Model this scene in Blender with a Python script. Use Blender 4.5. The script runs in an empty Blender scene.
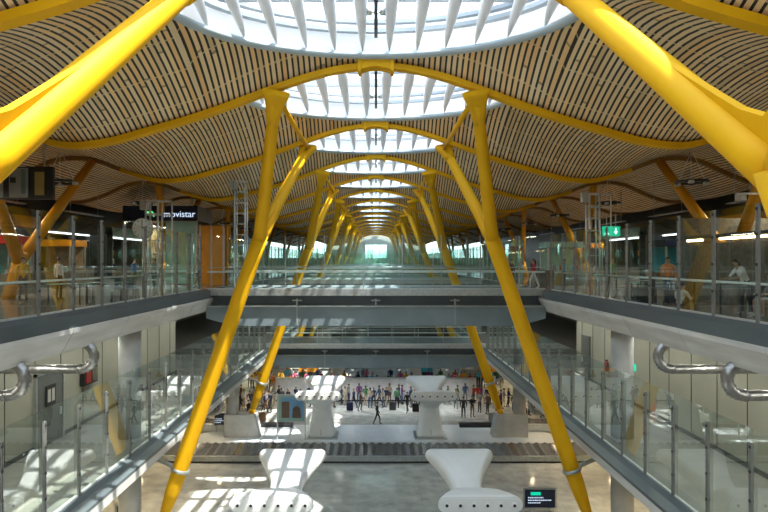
import bpy, bmesh, math, random
from mathutils import Vector, Matrix, Quaternion
random.seed(7)
PI = math.pi
C = bpy.context.scene.collection
GROUND = -12.5      # all heights below are measured from the eye, everything is lifted by 12.5 m at the end
UP = -1.55          # upper deck floor
LOW = -7.3          # lower walkway floor
P = 9.0             # distance between roof beams
Y0 = 20.6           # first beam fully in view
ALL_TOPS = []

# ------------------------------------------------------------------ materials
def mat(name, col, rough=.5, metal=0., var=.08, scale=3., bump=0., emis=None, estr=0., coat=0., spec=.5, stretch=None, col2=None):
    m = bpy.data.materials.new(name); m.use_nodes = True
    nt = m.node_tree; N = nt.nodes; L = nt.links
    b = N['Principled BSDF']
    b.inputs['Roughness'].default_value = rough
    b.inputs['Metallic'].default_value = metal
    b.inputs['Specular IOR Level'].default_value = spec
    b.inputs['Coat Weight'].default_value = coat
    tc = N.new('ShaderNodeTexCoord'); no = N.new('ShaderNodeTexNoise')
    no.inputs['Scale'].default_value = scale; no.inputs['Detail'].default_value = 4
    if stretch:
        mp = N.new('ShaderNodeMapping'); mp.inputs['Scale'].default_value = stretch
        L.new(tc.outputs['Object'], mp.inputs['Vector']); L.new(mp.outputs[0], no.inputs['Vector'])
    else:
        L.new(tc.outputs['Object'], no.inputs['Vector'])
    r = N.new('ShaderNodeValToRGB')
    c2 = col2 or tuple(max(0, c*(1-var*2)) for c in col)
    r.color_ramp.elements[0].color = (*c2, 1); r.color_ramp.elements[0].position = .3
    r.color_ramp.elements[1].color = (*[min(1, c*(1+var*.4)) for c in col], 1); r.color_ramp.elements[1].position = .7
    L.new(no.outputs['Fac'], r.inputs['Fac']); L.new(r.outputs[0], b.inputs['Base Color'])
    if bump:
        bp = N.new('ShaderNodeBump'); bp.inputs['Strength'].default_value = bump; bp.inputs['Distance'].default_value = .02
        L.new(no.outputs['Fac'], bp.inputs['Height']); L.new(bp.outputs[0], b.inputs['Normal'])
    if emis:
        b.inputs['Emission Color'].default_value = (*emis, 1); b.inputs['Emission Strength'].default_value = estr
    return m

def glass_mat(name, tint, f0=.08, power=5.):
    """clear pane: see-through, with a mirror reflection that grows towards grazing angles"""
    m = bpy.data.materials.new(name); m.use_nodes = True
    nt = m.node_tree; N = nt.nodes; L = nt.links; N.clear()
    out = N.new('ShaderNodeOutputMaterial'); mx = N.new('ShaderNodeMixShader')
    tr = N.new('ShaderNodeBsdfTransparent'); gl = N.new('ShaderNodeBsdfGlossy'); g = N.new('ShaderNodeNewGeometry')
    tr.inputs[0].default_value = (*tint, 1); gl.inputs['Roughness'].default_value = 0.0
    gl.inputs['Color'].default_value = (.93, 1, .98, 1)
    def mt(op, a, b=None):
        n = N.new('ShaderNodeMath'); n.operation = op
        for i, v in enumerate((a, b)):
            if v is None: continue
            if isinstance(v, (int, float)): n.inputs[i].default_value = v
            else: L.new(v, n.inputs[i])
        return n.outputs[0]
    dt = N.new('ShaderNodeVectorMath'); dt.operation = 'DOT_PRODUCT'
    L.new(g.outputs['Incoming'], dt.inputs[0]); L.new(g.outputs['Normal'], dt.inputs[1])
    c = mt('ABSOLUTE', dt.outputs['Value']); q = mt('POWER', mt('SUBTRACT', 1., c), power)
    f = mt('ADD', f0, mt('MULTIPLY', q, 1-f0)); f = mt('MULTIPLY', f, mt('SUBTRACT', 1., g.outputs['Backfacing']))
    L.new(f, mx.inputs[0]); L.new(tr.outputs[0], mx.inputs[1]); L.new(gl.outputs[0], mx.inputs[2]); L.new(mx.outputs[0], out.inputs[0])
    return m

M = {}
M['yellow'] = mat('yellow_paint', (.72, .385, .004), .6, 0, .03, 1.2, spec=.2)
M['amber'] = mat('warm_lit_yellow', (.74, .33, .006), .4, 0, .03, 1.2)  # outer columns: orange cast of warm indoor light put into the colour
M['white'] = mat('white_shell', (.80, .81, .80), .42, 0, .03, 1.)
M['louver'] = mat('louver_fabric', (.82, .83, .84), .7, 0, .03, 2.)
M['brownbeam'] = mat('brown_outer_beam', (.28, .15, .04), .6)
def fabric():
    m = M['louver']; nt = m.node_tree; N = nt.nodes; L = nt.links; b = N['Principled BSDF']
    t = N.new('ShaderNodeBsdfTranslucent'); t.inputs[0].default_value = (.86, .87, .90, 1); mx = N.new('ShaderNodeMixShader'); mx.inputs[0].default_value = .16
    L.new(b.outputs[0], mx.inputs[1]); L.new(t.outputs[0], mx.inputs[2]); L.new(mx.outputs[0], N['Material Output'].inputs[0])
fabric()
M['purlin'] = mat('skylight_purlin_grey', (.30, .34, .37), .5)
M['rim'] = mat('skylight_rim_grey', (.42, .50, .54), .45, .0, .06, 1.)
M['steel'] = mat('brushed_steel', (.52, .55, .55), .32, .8, .1, 6.)
M['post'] = mat('grey_balustrade_post', (.27, .275, .26), .4, .4, .1, 6.)
M['steel_light'] = mat('pale_steel_rail', (.72, .76, .76), .3, .5, .06, 6.)
M['duct'] = mat('ribbed_duct_metal', (.36, .36, .35), .34, .85, .15, 9.)
M['dark'] = mat('dark_metal', (.05, .055, .06), .45, .3, .2, 4.)
M['black'] = mat('black_plastic', (.015, .016, .018), .4, 0, .2, 4.)
M['concrete'] = mat('smooth_concrete', (.44, .45, .43), .75, 0, .12, 1.3, .15)
M['concrete_light'] = mat('pale_concrete_edge', (.60, .60, .58), .7, 0, .12, 1.1, .1, stretch=(1, .4, 3))
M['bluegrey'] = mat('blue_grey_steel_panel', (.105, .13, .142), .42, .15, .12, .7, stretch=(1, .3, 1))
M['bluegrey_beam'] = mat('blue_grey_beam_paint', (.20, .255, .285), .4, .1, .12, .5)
M['platform'] = mat('pale_island_floor', (.74, .80, .84), .35, 0, .06, 1.)
M['wallpaint'] = mat('beige_green_wall_panel', (.34, .34, .28), .55, 0, .06, .5)
M['door'] = mat('grey_door', (.13, .14, .13), .4, .1, .1, 3.)
M['baseboard'] = mat('dark_baseboard', (.06, .065, .06), .5)
M['stone_dark'] = mat('brown_stone_cladding', (.17, .15, .12), .5, 0, .25, 5., .1)
M['deckfloor'] = mat('polished_deck_floor', (.30, .29, .26), .12, 0, .12, .8)
M['belt'] = mat('carousel_plate', (.36, .37, .38), .25, .8, .2, 4., stretch=(6, 1, 1))
M['red'] = mat('red_paint', (.30, .02, .015), .4)
M['navy'] = mat('navy_sign_panel', (.01, .018, .05), .3)
M['shop_dark'] = mat('dark_shop_wall', (.07, .065, .06), .5, 0, .4, 1.5)
M['shop_warm'] = mat('warm_shop_wall', (.40, .28, .16), .5, 0, .3, 2.)
M['teal'] = mat('pale_teal_panel', (.30, .52, .46), .25, 0, .1, 2.)
M['orange'] = mat('orange_panel', (.75, .30, .01), .3, 0, .1, 2.)
M['cyan'] = mat('cyan_panel', (.03, .40, .55), .4, 0, .1, 2.)
M['counter'] = mat('off_white_counter', (.50, .49, .46), .4, 0, .05, 2.)
M['sign_green'] = mat('green_sign_face', (.0, .25, .15), .4, emis=(0, .42, .25), estr=.5)
M['sign_white'] = mat('white_sign_mark', (.9, .9, .9), .5, emis=(.9, 1, .95), estr=.8)
M['sign_mark'] = mat('pale_lettering', (.55, .62, .72), .5, emis=(.45, .55, .7), estr=.5)
M['sign_lime'] = mat('lime_lettering', (.2, .6, .2), .5, emis=(.1, .5, .2), estr=.5)
M['lamp_warm'] = mat('warm_lamp_tube', (1, .8, .5), .5, emis=(1, .70, .40), estr=5.)
M['lamp_white'] = mat('white_lamp_tube', (1, 1, 1), .5, emis=(.9, .96, 1), estr=1.6)
M['screen'] = mat('lit_screen', (.1, .2, .3), .3, emis=(.25, .5, .6), estr=.8)
M['glass'] = glass_mat('balustrade_glass', (.93, .975, .955), .10, 3.6)
M['glass_bridge'] = glass_mat('bridge_glass', (.945, .985, .97), .06)
M['glass_sky'] = glass_mat('skylight_glass', (.96, .98, .99), .05)

def ceiling_mat():
    m = bpy.data.materials.new('bamboo_slat_lining'); m.use_nodes = True
    nt = m.node_tree; N = nt.nodes; L = nt.links; b = N['Principled BSDF']
    g = N.new('ShaderNodeNewGeometry'); s = N.new('ShaderNodeSeparateXYZ'); L.new(g.outputs['Position'], s.inputs[0])
    def math_(op, a, bb=None, c=None):
        n = N.new('ShaderNodeMath'); n.operation = op
        for i, v in enumerate((a, bb, c)):
            if v is None: continue
            if isinstance(v, (int, float)): n.inputs[i].default_value = v
            else: L.new(v, n.inputs[i])
        return n.outputs[0]
    sx = math_('DIVIDE', s.outputs[0], .185)
    idx = math_('FLOOR', sx); fr = math_('FRACT', sx)
    gap = math_('GREATER_THAN', fr, .64)
    wn = N.new('ShaderNodeTexWhiteNoise'); wn.noise_dimensions = '1D'; L.new(idx, wn.inputs['W'])
    sy = math_('ADD', math_('DIVIDE', s.outputs[1], 5.5), math_('MULTIPLY', wn.outputs['Value'], 5))
    iy = math_('FLOOR', sy)
    joint = math_('GREATER_THAN', math_('FRACT', sy), .985)
    cb = N.new('ShaderNodeCombineXYZ'); L.new(idx, cb.inputs[0]); L.new(iy, cb.inputs[1])
    wn2 = N.new('ShaderNodeTexWhiteNoise'); wn2.noise_dimensions = '2D'; L.new(cb.outputs[0], wn2.inputs['Vector'])
    ramp = N.new('ShaderNodeValToRGB'); ramp.color_ramp.interpolation = 'LINEAR'
    e = ramp.color_ramp.elements
    e[0].position = 0; e[0].color = (.60, .45, .25, 1); e[1].position = 1; e[1].color = (.76, .50, .23, 1)
    for p_, c_ in ((.3, (.80, .62, .35, 1)), (.55, (.74, .61, .40, 1)), (.8, (.84, .60, .29, 1))):
        k = e.new(p_); k.color = c_
    L.new(wn2.outputs['Value'], ramp.inputs[0])
    no = N.new('ShaderNodeTexNoise'); no.inputs['Scale'].default_value = .35; L.new(g.outputs['Position'], no.inputs['Vector'])
    mx0 = N.new('ShaderNodeMix'); mx0.data_type = 'RGBA'; mx0.blend_type = 'MULTIPLY'
    mx0.inputs[0].default_value = .35
    r2 = N.new('ShaderNodeValToRGB'); r2.color_ramp.elements[0].color = (.9, .72, .5, 1); r2.color_ramp.elements[1].color = (1, 1, 1, 1)
    r2.color_ramp.elements[0].position = .35; r2.color_ramp.elements[1].position = .65
    L.new(no.outputs['Fac'], r2.inputs[0])
    L.new(ramp.outputs[0], mx0.inputs['A']); L.new(r2.outputs[0], mx0.inputs['B'])
    mx = N.new('ShaderNodeMix'); mx.data_type = 'RGBA'
    batten = math_('LESS_THAN', math_('FRACT', math_('DIVIDE', s.outputs[1], 1.25)), .05)
    dark = math_('MAXIMUM', math_('MULTIPLY', gap, math_('SUBTRACT', 1., math_('MULTIPLY', batten, .5))), math_('MULTIPLY', joint, .5))
    L.new(dark, mx.inputs[0]); L.new(mx0.outputs['Result'], mx.inputs['A']); mx.inputs['B'].default_value = (.018, .014, .010, 1)
    L.new(mx.outputs['Result'], b.inputs['Base Color'])
    b.inputs['Roughness'].default_value = .6
    return m
M['slats'] = ceiling_mat()

def floor_mat(name, c1, c2, tile, rough, line=(.2, .2, .18)):
    m = bpy.data.materials.new(name); m.use_nodes = True
    nt = m.node_tree; N = nt.nodes; L = nt.links; b = N['Principled BSDF']
    tc = N.new('ShaderNodeTexCoord')
    br = N.new('ShaderNodeTexBrick'); br.offset = 0; br.inputs['Scale'].default_value = 1
    br.inputs['Brick Width'].default_value = tile; br.inputs['Row Height'].default_value = tile
    br.inputs['Mortar Size'].default_value = .008
    br.inputs['Color1'].default_value = (*c1, 1); br.inputs['Color2'].default_value = (*c2, 1); br.inputs['Mortar'].default_value = (*line, 1)
    L.new(tc.outputs['Object'], br.inputs['Vector'])
    no = N.new('ShaderNodeTexNoise'); no.inputs['Scale'].default_value = 1.5; no.inputs['Detail'].default_value = 6
    L.new(tc.outputs['Object'], no.inputs['Vector'])
    mx = N.new('ShaderNodeMix'); mx.data_type = 'RGBA'; mx.blend_type = 'OVERLAY'; mx.inputs[0].default_value = .5
    L.new(br.outputs['Color'], mx.inputs['A']); L.new(no.outputs['Fac'], mx.inputs['B'])
    hs = N.new('ShaderNodeHueSaturation'); hs.inputs['Saturation'].default_value = .6; L.new(mx.outputs['Result'], hs.inputs['Color'])
    L.new(hs.outputs[0], b.inputs['Base Color']); b.inputs['Roughness'].default_value = rough
    return m
M['hallfloor'] = floor_mat('polished_stone_floor', (.46, .48, .42), (.43, .455, .40), 1.2, .10, (.37, .38, .34))
M['upperfloor'] = floor_mat('brown_polished_floor', (.26, .235, .20), (.235, .21, .18), .9, .14, (.1, .1, .09))

# ------------------------------------------------------------------ mesh builder
class MB:
    def __init__(s): s.v = []; s.f = []; s.m = []; s.sm = []
    def add(s, vs, fs, mi=0, smooth=False):
        o = len(s.v); s.v += [tuple(p) for p in vs]
        for f in fs: s.f.append([i+o for i in f]); s.m.append(mi); s.sm.append(smooth)
        return s
    def box(s, x0, x1, y0, y1, z0, z1, mi=0):
        if x0 > x1: x0, x1 = x1, x0
        vs = [(x, y, z) for z in (z0, z1) for y in (y0, y1) for x in (x0, x1)]
        return s.add(vs, [(0, 2, 3, 1), (4, 5, 7, 6), (0, 1, 5, 4), (2, 6, 7, 3), (0, 4, 6, 2), (1, 3, 7, 5)], mi)
    def prism(s, poly, axis, a, b, mi=0):
        n = len(poly)
        def pt(p, t):
            return {'x': (t, p[0], p[1]), 'y': (p[0], t, p[1]), 'z': (p[0], p[1], t)}[axis]
        vs = [pt(p, a) for p in poly] + [pt(p, b) for p in poly]
        fs = [[(i), (i+1) % n, (i+1) % n+n, i+n] for i in range(n)] + [list(range(n-1, -1, -1)), list(range(n, 2*n))]
        return s.add(vs, fs, mi)
    def tube(s, pts, r, n=12, mi=0, smooth=True, flat=None):
        pts = [Vector(p) for p in pts]; k = len(pts)
        rs = r if isinstance(r, (list, tuple)) else [r]*k
        vs = []; prev = None
        for i, p in enumerate(pts):
            d = (pts[min(i+1, k-1)]-pts[max(i-1, 0)]).normalized()
            if prev is None:
                a = Vector((0, 0, 1)) if abs(d.z) < .9 else Vector((1, 0, 0))
                u = d.cross(a).normalized()
            else:
                u = (prev - d*prev.dot(d)).normalized()
            prev = u; w = d.cross(u)
            for j in range(n):
                t = 2*PI*j/n
                vs.append(p+(u*math.cos(t)+w*math.sin(t))*rs[i])
        fs = []
        for i in range(k-1):
            for j in range(n):
                fs.append((i*n+j, i*n+(j+1) % n, (i+1)*n+(j+1) % n, (i+1)*n+j))
        fs += [list(range(n-1, -1, -1)), list(range((k-1)*n, k*n))]
        s.add(vs, fs, mi, smooth)
        s.sm[-1] = False; s.sm[-2] = False
        return s
    def loft(s, rings, mi=0, smooth=True, cap=True):
        n = len(rings[0]); vs = [p for r in rings for p in r]; fs = []
        for i in range(len(rings)-1):
            for j in range(n):
                fs.append((i*n+j, i*n+(j+1) % n, (i+1)*n+(j+1) % n, (i+1)*n+j))
        s.add(vs, fs, mi, smooth)
        if cap:
            o = len(s.v)-len(vs)
            s.f.append([o+j for j in range(n-1, -1, -1)]); s.m.append(mi); s.sm.append(False)
            s.f.append([o+(len(rings)-1)*n+j for j in range(n)]); s.m.append(mi); s.sm.append(False)
        return s
    def ball(s, c, r, n=12, mi=0, sc=(1, 1, 1)):
        vs = []; k = n//2
        for i in range(1, k):
            a = PI*i/k
            for j in range(n):
                t = 2*PI*j/n
                vs.append((c[0]+r*sc[0]*math.sin(a)*math.cos(t), c[1]+r*sc[1]*math.sin(a)*math.sin(t), c[2]+r*sc[2]*math.cos(a)))
        top = len(vs); vs.append((c[0], c[1], c[2]+r*sc[2])); vs.append((c[0], c[1], c[2]-r*sc[2]))
        fs = []
        for i in range(k-2):
            for j in range(n):
                fs.append((i*n+j, (i+1)*n+j, (i+1)*n+(j+1) % n, i*n+(j+1) % n))
        for j in range(n):
            fs.append((top, j, (j+1) % n)); fs.append((top+1, (k-2)*n+(j+1) % n, (k-2)*n+j))
        return s.add(vs, fs, mi, True)
    def build(s, name, mats, parent=None, bevel=0):
        if not isinstance(mats, (list, tuple)): mats = [mats]
        off = Vector((0, 0, 0)); p = parent
        while p is not None: off += p.location; p = p.parent
        me = bpy.data.meshes.new(name)
        me.from_pydata([(v[0]-off.x, v[1]-off.y, v[2]-off.z) for v in s.v], [], s.f)
        for mm in mats: me.materials.append(mm)
        me.polygons.foreach_set('material_index', s.m); me.polygons.foreach_set('use_smooth', s.sm)
        bm = bmesh.new(); bm.from_mesh(me); bmesh.ops.recalc_face_normals(bm, faces=bm.faces); bm.to_mesh(me); bm.free()
        o = bpy.data.objects.new(name, me); C.objects.link(o); o.parent = parent
        if bevel:
            b = o.modifiers.new('bevel', 'BEVEL'); b.width = bevel; b.segments = 2; b.limit_method = 'ANGLE'
        return o

def rrect(c, ux, uy, w, h, r, n=4):
    """rounded rectangle ring, centre c, in-plane unit axes ux, uy"""
    c = Vector(c); ux = Vector(ux); uy = Vector(uy); out = []
    r = min(r, w/2-.001, h/2-.001)
    for qx, qy, a0 in ((1, 1, 0), (-1, 1, 90), (-1, -1, 180), (1, -1, 270)):
        for i in range(n+1):
            a = math.radians(a0+90*i/n)
            out.append(c+ux*(qx*(w/2-r)+r*math.cos(a))+uy*(qy*(h/2-r)+r*math.sin(a)))
    return out

def thing(name, label, cat, loc=(0, 0, 0), rz=0, group=None):
    o = bpy.data.objects.new(name, None); C.objects.link(o); o.empty_display_size = .2
    o.location = loc; o.rotation_euler = (0, 0, rz); o['label'] = label; o['category'] = cat; o['kind'] = 'thing'
    if group: o['group'] = group
    return o
def tag(o, label, cat, group=None):
    o['label'] = label; o['category'] = cat
    if group: o['group'] = group
    return o
def struct(o, label=None):
    o['kind'] = 'structure'
    if label: o['label'] = label
    return o
def kids(o): return [c for c in bpy.data.objects if c.parent == o]
def dup(o, loc, label=None, rz=None, group=None, flipx=False):
    tree = {}
    r = o.copy(); C.objects.link(r); r.location = loc
    if rz is not None: r.rotation_euler = (0, 0, rz)
    if label: r['label'] = label
    if group: r['group'] = group
    def rec(src, dst):
        for ch in list(src.children):
            c = ch.copy(); C.objects.link(c); c.parent = dst
            rec(ch, c)
    rec(o, r)
    return r
ORD = ['first', 'second', 'third', 'fourth', 'fifth', 'sixth', 'seventh', 'eighth', 'ninth', 'tenth', 'eleventh', 'twelfth',
       'thirteenth', 'fourteenth', 'fifteenth', 'sixteenth', 'seventeenth', 'eighteenth', 'nineteenth', 'twentieth']
SIDE = {-1: 'left', 1: 'right'}

# ------------------------------------------------------------------ roof profile
PROF = [(0, 6.6), (1, 6.54), (2.27, 6.25), (3.47, 5.84), (4.5, 5.45), (6.04, 4.9), (7.76, 4.4), (9.13, 4.03), (10.6, 3.9), (12.2, 4.3),
        (14, 4.95), (15.8, 4.9), (17.4, 4.2), (19, 3.75), (21, 4.1), (24, 4.9), (27, 5.0)]
RIMZ = 6.93
PEAK = [(0, RIMZ), (5.9, RIMZ), (6.8, 6.55), (8.6, 5.7), (10.6, 5.1), (13, 4.85), (14.5, 5.2), (16, 4.95), (19, 3.6), (22, 4.3), (27, 5.2)]
def interp(tab, x, smooth=True):
    x = abs(x)
    for i in range(len(tab)-1):
        x0, y0 = tab[i]; x1, y1 = tab[i+1]
        if x <= x1 or i == len(tab)-2:
            t = (x-x0)/(x1-x0)
            if not smooth: return y0+(y1-y0)*t
            def slope(j):
                if j <= 0: return 0.
                if j >= len(tab)-1: return (tab[-1][1]-tab[-2][1])/(tab[-1][0]-tab[-2][0])
                return (tab[j+1][1]-tab[j-1][1])/(tab[j+1][0]-tab[j-1][0])
            h = x1-x0; m0 = slope(i)*h; m1 = slope(i+1)*h
            return (2*t**3-3*t*t+1)*y0+(t**3-2*t*t+t)*m0+(-2*t**3+3*t*t)*y1+(t**3-t*t)*m1
def beamz(x): return interp(PROF, x)
AX, AY = 5.9, 4.3
def surfz(x, u):
    """underside of the roof lining; u runs from one beam (0) to the next (1)"""
    zb = beamz(x)+.22; d = abs(u-.5)*P
    e = AY*math.sqrt(max(0, 1-(x/AX)**2)) if abs(x) < AX else 0
    t = min(1, max(0, (P/2-d)/(P/2-e)))
    ex = 1.35+.65*min(1, max(0, (abs(x)-AX)/3))
    return zb+(interp(PEAK, x, False)-zb)*(1-(1-t)**ex)
HALF = 27.0

def ceiling_bay():
    mb = MB(); xs = []
    inner = [AX*math.sin(PI/2*i/14) for i in range(-14, 15)]
    outer = [AX+(HALF-AX)*i/44 for i in range(1, 45)]
    xs = [-x for x in outer[::-1]]+inner+outer
    nv = 9
    cols = []
    for x in xs:
        col = []
        e = AY*math.sqrt(max(0, 1-(x/AX)**2)) if abs(x) < AX-1e-6 else 0
        for half in (0, 1):
            for i in range(nv):
                t = i/(nv-1)
                y = t*(P/2-e) if half == 0 else P/2+e+t*(P/2-e)
                col.append((x, y-P/2, surfz(x, y/P)))
        cols.append(col)
    vs = [p for c in cols for p in c]; n = 2*nv; fs = []
    for i in range(len(cols)-1):
        for j in range(n-1):
            if j == nv-1: continue
            fs.append((i*n+j, (i+1)*n+j, (i+1)*n+j+1, i*n+j+1))
    mb.add(vs, fs, 0, True)
    return mb
LAST = 14
first_bay = None
for k in range(-4, LAST):
    yc = Y0+k*P+P/2
    if first_bay is None:
        first_bay = ceiling_bay().build('ceiling', M['slats'])
        o = first_bay
    else:
        o = first_bay.copy(); C.objects.link(o)
    o.location = (0, yc, 0); struct(o)

# ------------------------------------------------------------------ arched beams
def arch_beam(label, yk, group=None):
    t = thing('arched_beam', label, 'beam', (0, yk, 3.9), group=group)
    def run(xa, xb, n, w, h, name, m):
        rings = []
        for i in range(n+1):
            x = xa+(xb-xa)*i/n
            dz = (beamz(x+.05)-beamz(x-.05))/.1
            nrm = Vector((-dz, 0, 1)).normalized(); c = Vector((x, yk, beamz(x)))+nrm*h/2
            rings.append([c+Vector((0, 1, 0))*a*w/2+nrm*b_*h/2 for a, b_ in ((1, 1), (-1, 1), (-1, -1), (1, -1))])
        MB().loft(rings, 0, False).build(name, m, t)
    run(-12.6, 12.6, 80, .34, .20, 'beam_body', M['yellow'])
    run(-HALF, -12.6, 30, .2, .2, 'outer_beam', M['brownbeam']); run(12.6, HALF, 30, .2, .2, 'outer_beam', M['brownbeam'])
    kb = MB()
    kb.prism([(-.52, 6.52), (-.34, 6.59), (0, 6.65), (.34, 6.59), (.52, 6.52), (.52, 6.98), (-.52, 6.98)], 'y', yk-.26, yk+.26)
    kb.build('key_block', M['yellow'], t, .02)
    for s in (-1, 1):
        f = MB().box(s*.5, s*.62, yk-.3, yk+.3, 6.46, 6.97)
        f.build('end_plate', M['yellow'], t, .015)
    return t
b0 = None
for k in range(-1, LAST+1):
    lab = {-1: 'nearest arched yellow roof beam, seen cut off at both upper corners', 0: 'yellow arched roof beam crossing just behind the large front skylight',
           1: 'yellow arched roof beam behind the second skylight, thinner in view'}.get(k, '%s arched yellow roof beam from the front, crossing far down the hall' % ORD[k+1])
    if b0 is None: b0 = arch_beam(lab, Y0+k*P, 'arched roof beams')
    else: dup(b0, (0, Y0+k*P, 3.9), lab)

# ------------------------------------------------------------------ skylights
def skylight(label, yc):
    t = thing('skylight', label, 'skylight', (0, yc, 6.9), group='lens shaped skylights')
    NS = 64; ring_b = []; ring_t = []; ring_bi = []
    for i in range(NS):
        a = 2*PI*i/NS; x = AX*math.cos(a); y = AY*math.sin(a)
        u = (y+P/2)/P; z = surfz(x, min(max(u, 0), 1))
        ring_b.append((x, y+yc, z)); ring_t.append((x*1.02, y*1.01+yc, 8.35)); ring_bi.append(z)
    mb = MB(); vs = ring_b+ring_t
    mb.add(vs, [(i, (i+1) % NS, (i+1) % NS+NS, i+NS) for i in range(NS)], 0, True)
    mb.build('curb_wall', M['louver'], t)
    rm = MB()
    pts = [Vector(p) for p in ring_b]; n = 8; rv = []
    for i in range(NS):
        a = 2*PI*i/NS; out = Vector((math.cos(a)*AY, math.sin(a)*AX, 0)).normalized()
        for j in range(n):
            b = 2*PI*j/n; rv.append(pts[i]-out*.08+out*math.cos(b)*.16+Vector((0, 0, 1))*(math.sin(b)*.13+.06))
    rm.add(rv, [(i*n+j, ((i+1) % NS)*n+j, ((i+1) % NS)*n+(j+1) % n, i*n+(j+1) % n) for i in range(NS) for j in range(n)], 0, True)
    rm.build('rim', M['rim'], t)
    g = MB(); vs = [(0, yc, 8.7)]; R = 6
    for r in range(1, R+1):
        for i in range(NS):
            a = 2*PI*i/NS; q = r/R
            vs.append((AX*1.02*q*math.cos(a), AY*1.01*q*math.sin(a)+yc, 8.36+.34*(1-q*q)))
    fs = [(0, 1+i, 1+(i+1) % NS) for i in range(NS)]
    for r in range(R-1):
        for i in range(NS):
            fs.append((1+r*NS+i, 1+(r+1)*NS+i, 1+(r+1)*NS+(i+1) % NS, 1+r*NS+(i+1) % NS))
    g.add(vs, fs, 0, True); g.build('glazing', M['glass_sky'], t)
    for yy in (-2.4, -.5, .5, 2.4):
        hw = AX*math.sqrt(1-(yy/AY)**2)*.98
        MB().box(-hw, hw, yc+yy-.12, yc+yy+.12, 8.05, 8.38).build('purlin', M['purlin'], t)
    fr = MB(); NF = 64; fv = []
    for zz in (7.72, 8.02):
        for i in range(NF):
            a = 2*PI*i/NF
            for q, dz in ((.985, 0), (.94, 0), (.94, .13), (.985, .13)): fv.append((AX*q*math.cos(a), AY*q*math.sin(a)+yc, zz+dz))
    fr.add(fv, [(r*NF*4+i*4+j, r*NF*4+((i+1) % NF)*4+j, r*NF*4+((i+1) % NF)*4+(j+1) % 4, r*NF*4+i*4+(j+1) % 4) for r in (0, 1) for i in range(NF) for j in range(4)])
    fr.build('ring_frame', M['purlin'], t)
    for j in range(6):
        for s in (-1, 1):
            x = s*(.45+.93*j)
            L = AY*math.sqrt(1-(x/AX)**2)-.12
            lv = MB(); rings = []
            NN = 16
            for i in range(NN+1):
                q = -1+2*i/NN; y = q*L
                edge = RIMZ+.12
                zb = edge+(1-q*q)*.35
                zt = edge+.30+(1-q*q)*(8.05-edge-.30)
                w = .03+.42*(1-q*q)**.8; tilt = s*.05
                rings.append([(x-w/2, y+yc, (zb+zt)/2-.1), (x-w*.33, y+yc, zb+.07), (x, y+yc, zb), (x+w*.33, y+yc, zb+.07), (x+w/2, y+yc, (zb+zt)/2-.1), (x+w*.2, y+yc, zt), (x-w*.2, y+yc, zt)])
            lv.loft(rings, 0, True); lv.build('louver', M['louver'], t)
    tr = MB(); tr.box(-.055, .055, yc-3.6, yc+3.45, 7.30, 7.46)
    tr.build('service_track', M['dark'], t)
    hd = MB(); hd.tube([(-.28, yc+1.6, 7.38), (-.12, yc+1.6, 7.38)], [.11, .11], 10); hd.tube([(.12, yc+1.6, 7.38), (.28, yc+1.6, 7.38)], [.11, .11], 10)
    hd.tube([(-.2, yc+1.6, 7.36), (.2, yc+1.6, 7.36)], .03, 6)
    hd.build('track_lamp', M['steel_light'], t)
    return t
s0 = None
for k in range(-1, LAST):
    lab = ['large lens shaped skylight with white louvers at the top of the picture', 'second lens shaped skylight, framed between the two nearest full beams',
           'third lens shaped skylight from the front, small and bright'][k+1] if k < 2 else '%s skylight from the front, a thin bright lens far down the hall' % ORD[k+1]
    if s0 is None: s0 = skylight(lab, Y0+k*P+P/2)
    else: dup(s0, (0, Y0+k*P+P/2, 6.9), lab)

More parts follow.
